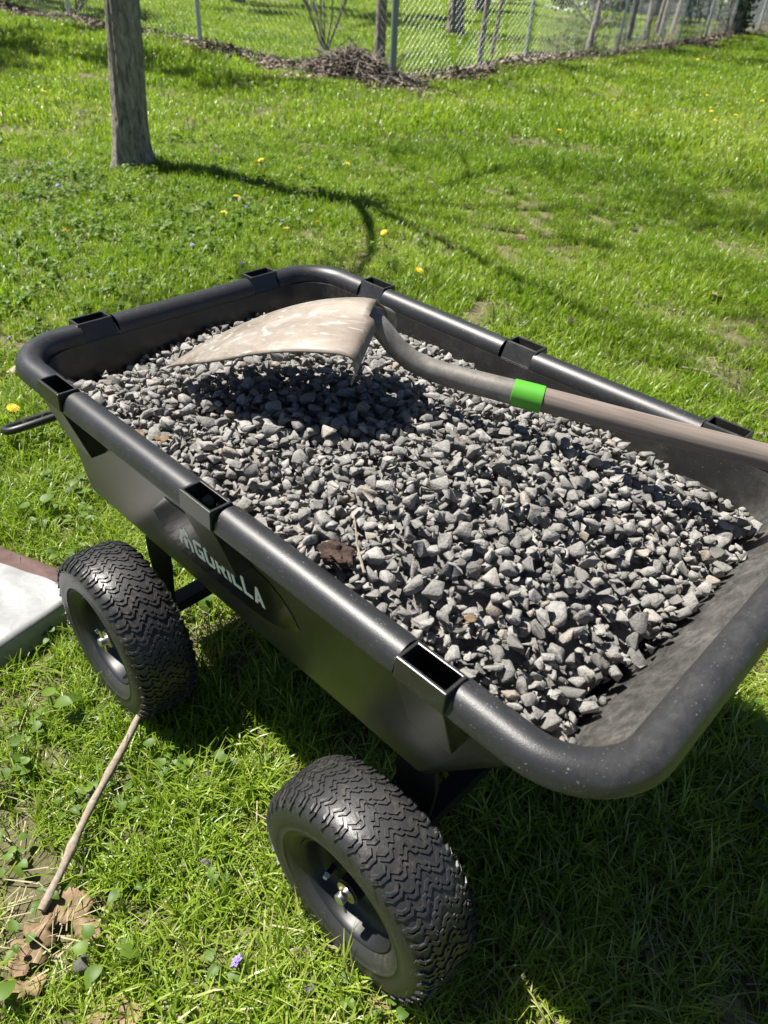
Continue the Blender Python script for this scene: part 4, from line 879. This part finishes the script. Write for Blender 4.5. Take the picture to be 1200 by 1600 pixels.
# ------------------------------------------------------------------ chain link fence
M_GALV = mat('galvanised', (0.46, 0.48, 0.48), 0.45, 0.6); M_WIRE = mat('fence_wire', (0.30, 0.32, 0.32), 0.5, 0.5); M_POST = mat('green_grey_post', (0.20, 0.23, 0.22), 0.5, 0.3)
def fence(D, L, posts, label, seed):
    rt = empty('chain_link_fence', (FC[0], FC[1], 0)); tag(rt, label, 'fence', 'chain link fence runs'); Hf = 1.25; s = 0.065; V = []; Fq = []; wr = 0.0011; r = np.random.default_rng(seed)
    nrm = Vector((-D[1], D[0], 0)); nw = int(L/(s*0.72)); rows = int(Hf/(s*0.62))
    mb = MB()
    for i in range(nw):
        pts_ = []
        for k in range(rows+1):
            u = (i+(1.03 if (k+i) % 2 else -0.03))*s*0.72; bow = 0.02*math.sin(u*1.3+k*0.05); pts_.append((D[0]*u+nrm.x*(bow+0.003*(k % 2)), D[1]*u+nrm.y*(bow+0.003*(k % 2)), 0.03+k*s*0.62+0.01*math.sin(u*0.9)))
        mb.tube(pts_, wr, 3, caps=False)
    o = mb.build('wire_mesh', M_WIRE, rt, smooth=False, recalc=False)
    for (u, rd) in posts:
        p = MB(); lx = r.uniform(-0.03, 0.03); p.tube([(D[0]*u, D[1]*u, -0.1), (D[0]*u+lx, D[1]*u, Hf+0.05), (D[0]*u+lx, D[1]*u, Hf+0.06)], [rd, rd, rd*0.3], 12); p.build('post', M_POST if u == 0 else M_GALV, rt)
    p = MB(); p.tube([(0, 0, Hf), (D[0]*L, D[1]*L, Hf)], 0.02, 8); p.build('top_rail', M_GALV, rt)
    return rt
fence(DL, 11.0, [(3.25, 0.03), (6.4, 0.03), (9.6, 0.03)], 'chain link fence run behind the lone tree, from the corner post to the dark shrubs', 1)
fence(DR, 16.0, [(0.0, 0.036), (2.9, 0.025), (5.9, 0.025), (8.7, 0.025), (10.2, 0.025), (11.7, 0.025), (14.0, 0.025)], 'chain link fence run with the saplings, from the corner post to the ivy trunk', 2)
# leaf litter along the foot of the fence
def litter(name, P, size, seed, zs, label, parent=None):
    r = np.random.default_rng(seed); n = len(P); A = r.normal(size=(n, 3))*(1, 1, 0.45); A /= np.linalg.norm(A, axis=1)[:, None]; B = np.cross(A, (0, 0, 1))+r.normal(0, 0.35, (n, 3)); B /= np.linalg.norm(B, axis=1)[:, None]; s = size*r.uniform(0.5, 1.3, (n, 1)); C = np.asarray(P)
    nn = np.cross(A, B)*s*r.uniform(-0.25, 0.25, (n, 1))
    V = np.stack([C-A*s*0.5, C+B*s*0.32+nn, C+A*s*0.5, C-B*s*0.32+nn], 1).reshape(-1, 3); Fq = np.concatenate([np.arange(4*n).reshape(n, 4)[:, [0, 1, 2]], np.arange(4*n).reshape(n, 4)[:, [0, 2, 3]]])
    o = link(name, fast_mesh(name, V, Fq, False, {'rnd': ('FACE', np.tile(r.random(n), 2))}), M_LITTER, parent)
    if not parent: tag(o, label, 'leaf litter')
    o['kind'] = 'stuff'; return o
Pl = []
for D, L, n in ((DL, 11, 8000), (DR, 15.5, 11500)):
    t = rng.uniform(-0.2, L, n); o = rng.normal(0, 0.27, n)*(1.15+0.45*np.sin(t*2.1)); nr = np.array([-D[1], D[0]]); x = FC[0]+D[0]*t+nr[0]*o; y = FC[1]+D[1]*t+nr[1]*o
    Pl.append(np.stack([x, y, gz(x, y)+0.015+rng.random(n)*0.05*np.exp(-(o/0.2)**2)*(1+np.sin(t*1.7)**2)], -1))
litter('leaf_litter', np.concatenate(Pl), 0.06, 3, 0, 'brown fallen leaves drifted along the foot of the chain link fence')
x, y = sector(500, 2, 9, 0.6); litter('scattered_litter', np.stack([x, y, gz(x, y)+0.03], -1), 0.035, 4, 0, 'small dead leaf scraps strewn over the lawn')
# brush pile at the fence corner
bp = empty('brush_pile', (-5.95, 5.68, 0)); tag(bp, 'dark brown heap of leaves and brushwood at the fence corner', 'brush pile')
n = 6000; a = rng.normal(0, 0.42, n); b = rng.normal(0, 0.17, n); zz = 0.27*np.exp(-(a/0.6)**2-(b/0.26)**2)*rng.random(n)**0.5+0.01; litter('leaves', np.stack([a*1.05, b, zz], -1), 0.042, 8, 0, None, bp)
mb = MB()
for i in range(300):
    a, b = rng.normal(0, 0.36), rng.normal(0, 0.13); zz = 0.28*math.exp(-(a/0.6)**2-(b/0.3)**2)*rng.random(); d = Vector((rng.normal(), rng.normal()*0.5, rng.normal()*0.35)).normalized(); Lq = rng.uniform(0.15, 0.5); q = Vector((a, b, zz+0.02)); mb.tube([q-d*Lq/2, q+Vector((0, 0, 0.02)), q+d*Lq/2], [0.006, 0.005, 0.002], 4)
o = mb.build('twigs', M_BARK, bp, recalc=False); o['kind'] = 'stuff'
# bare stalks standing at the brush pile and dry weeds along the right run
mb = MB()
for i in range(420):
    t = rng.uniform(3.2, 15); o_ = rng.normal(-0.02, 0.10); nr = np.array([-DR[1], DR[0]]); q = Vector((FC[0]+DR[0]*t+nr[0]*o_, FC[1]+DR[1]*t+nr[1]*o_, 0)); hh = rng.uniform(0.12, 0.55)*(0.6+0.5*math.sin(t*1.9)**2); d = Vector((rng.normal(0, 0.12), rng.normal(0, 0.12), 1)); mb.tube([q, q+d*hh*0.6, q+d*hh+Vector((rng.normal(0, 0.03), rng.normal(0, 0.03), 0))], [0.005, 0.004, 0.002], 3)
o = mb.build('dry_weed_stalks', M_STICK, recalc=False); tag(o, 'dry tan weed stalks standing along the foot of the fence', 'dry weeds', kind='stuff')
bs = empty('bare_bush', (at(508, 88)[0], at(508, 88)[1], 0)); tag(bs, 'leafless thin stemmed bush rising behind the brush pile', 'bush'); mb = MB()
for i in range(14):
    a = rng.uniform(0, 6.28); d = Vector((math.cos(a)*0.45, math.sin(a)*0.45, 1)).normalized(); mb.tube([(0, 0, 0), d*0.5, d*1.1+Vector((rng.normal(0, .08), rng.normal(0, .08), 0.1)), d*1.6], [0.012, 0.009, 0.006, 0.003], 5)
mb.build('stems', M_BARK2, bs, recalc=False)

# ------------------------------------------------------------------ neighbouring house, path
M_SIDING = mat('grey_siding', (0.20, 0.21, 0.235), 0.6); M_WHITE = mat('white_trim', (0.75, 0.75, 0.73), 0.5); M_GLASS = mat('window_glass', (0.02, 0.025, 0.03), 0.05); M_ROOF = mat('roof_shingle', (0.07, 0.07, 0.075), 0.9); M_CONC = mat('concrete', (0.42, 0.41, 0.39), 0.85)
hs = empty('house', (-11.0, 21.2, 0)); hs.rotation_euler = (0, 0, math.radians(24)); tag(hs, 'grey sided house with white trim beyond the end of the fence', 'house')
b = MB(); b.box(-1.4, 7.5, 0.012, 6, -0.1, 0.35); b.build('foundation', M_CONC, hs, smooth=False)
b = MB(); b.box(-1.38, 7.48, 0.03, 5.98, 0.35, 3.1); wl = b.build('wall', M_SIDING, hs, smooth=False)
for k in range(20):
    z = 0.33+k*0.138; b = MB(); b.add([(-1.4, 0.0, z), (7.5, 0.0, z), (7.5, 0.026, z+0.14), (-1.4, 0.026, z+0.14), (-1.4, 0.03, z), (7.5, 0.03, z), (7.5, 0.03, z+0.14), (-1.4, 0.03, z+0.14)], [(0, 1, 2, 3), (4, 7, 6, 5), (0, 4, 5, 1), (3, 2, 6, 7), (0, 3, 7, 4), (1, 5, 6, 2)]); b.build('siding_board', M_SIDING, wl, smooth=False)
for x0 in (0.8, 4.2):
    b = MB(); b.box(x0, x0+1.0, -0.03, 0.028, 1.1, 2.3); f_ = b.build('window', M_WHITE, hs, smooth=False); b = MB(); b.box(x0+0.07, x0+0.93, -0.034, -0.026, 1.17, 2.23); b.build('pane', M_GLASS, f_, smooth=False)
b = MB(); b.add([(-1.8, -0.4, 3.0), (7.9, -0.4, 3.0), (7.9, 3.0, 4.6), (-1.8, 3.0, 4.6), (7.9, 6.4, 3.0), (-1.8, 6.4, 3.0)], [(0, 1, 2, 3), (3, 2, 4, 5), (0, 3, 5), (1, 4, 2), (0, 5, 4, 1)]); b.build('roof', M_ROOF, hs, smooth=False)
b = MB(); b.tube([(-1.25, -0.07, 3.0), (-1.25, -0.07, 0.42), (-1.27, -0.12, 0.30), (-1.7, -0.5, 0.10)], 0.045, 8); b.build('downspout', M_WHITE, hs)
p = at(830, 9); pth = MB(); pth.add([(p[0]-9, p[1]-2.2, 0.03), (p[0]+5, p[1]-0.4, 0.03), (p[0]+5, p[1]+0.7, 0.03), (p[0]-9, p[1]-1.0, 0.03), (p[0]-9, p[1]-2.2, -0.06), (p[0]+5, p[1]-0.4, -0.06), (p[0]+5, p[1]+0.7, -0.06), (p[0]-9, p[1]-1.0, -0.06)], [(0, 1, 2, 3), (7, 6, 5, 4), (0, 4, 5, 1), (1, 5, 6, 2), (2, 6, 7, 3), (3, 7, 4, 0)]); o = pth.build('path', M_CONC, smooth=False); o['kind'] = 'structure'
print('stones', len(stones), 'fails', fails)
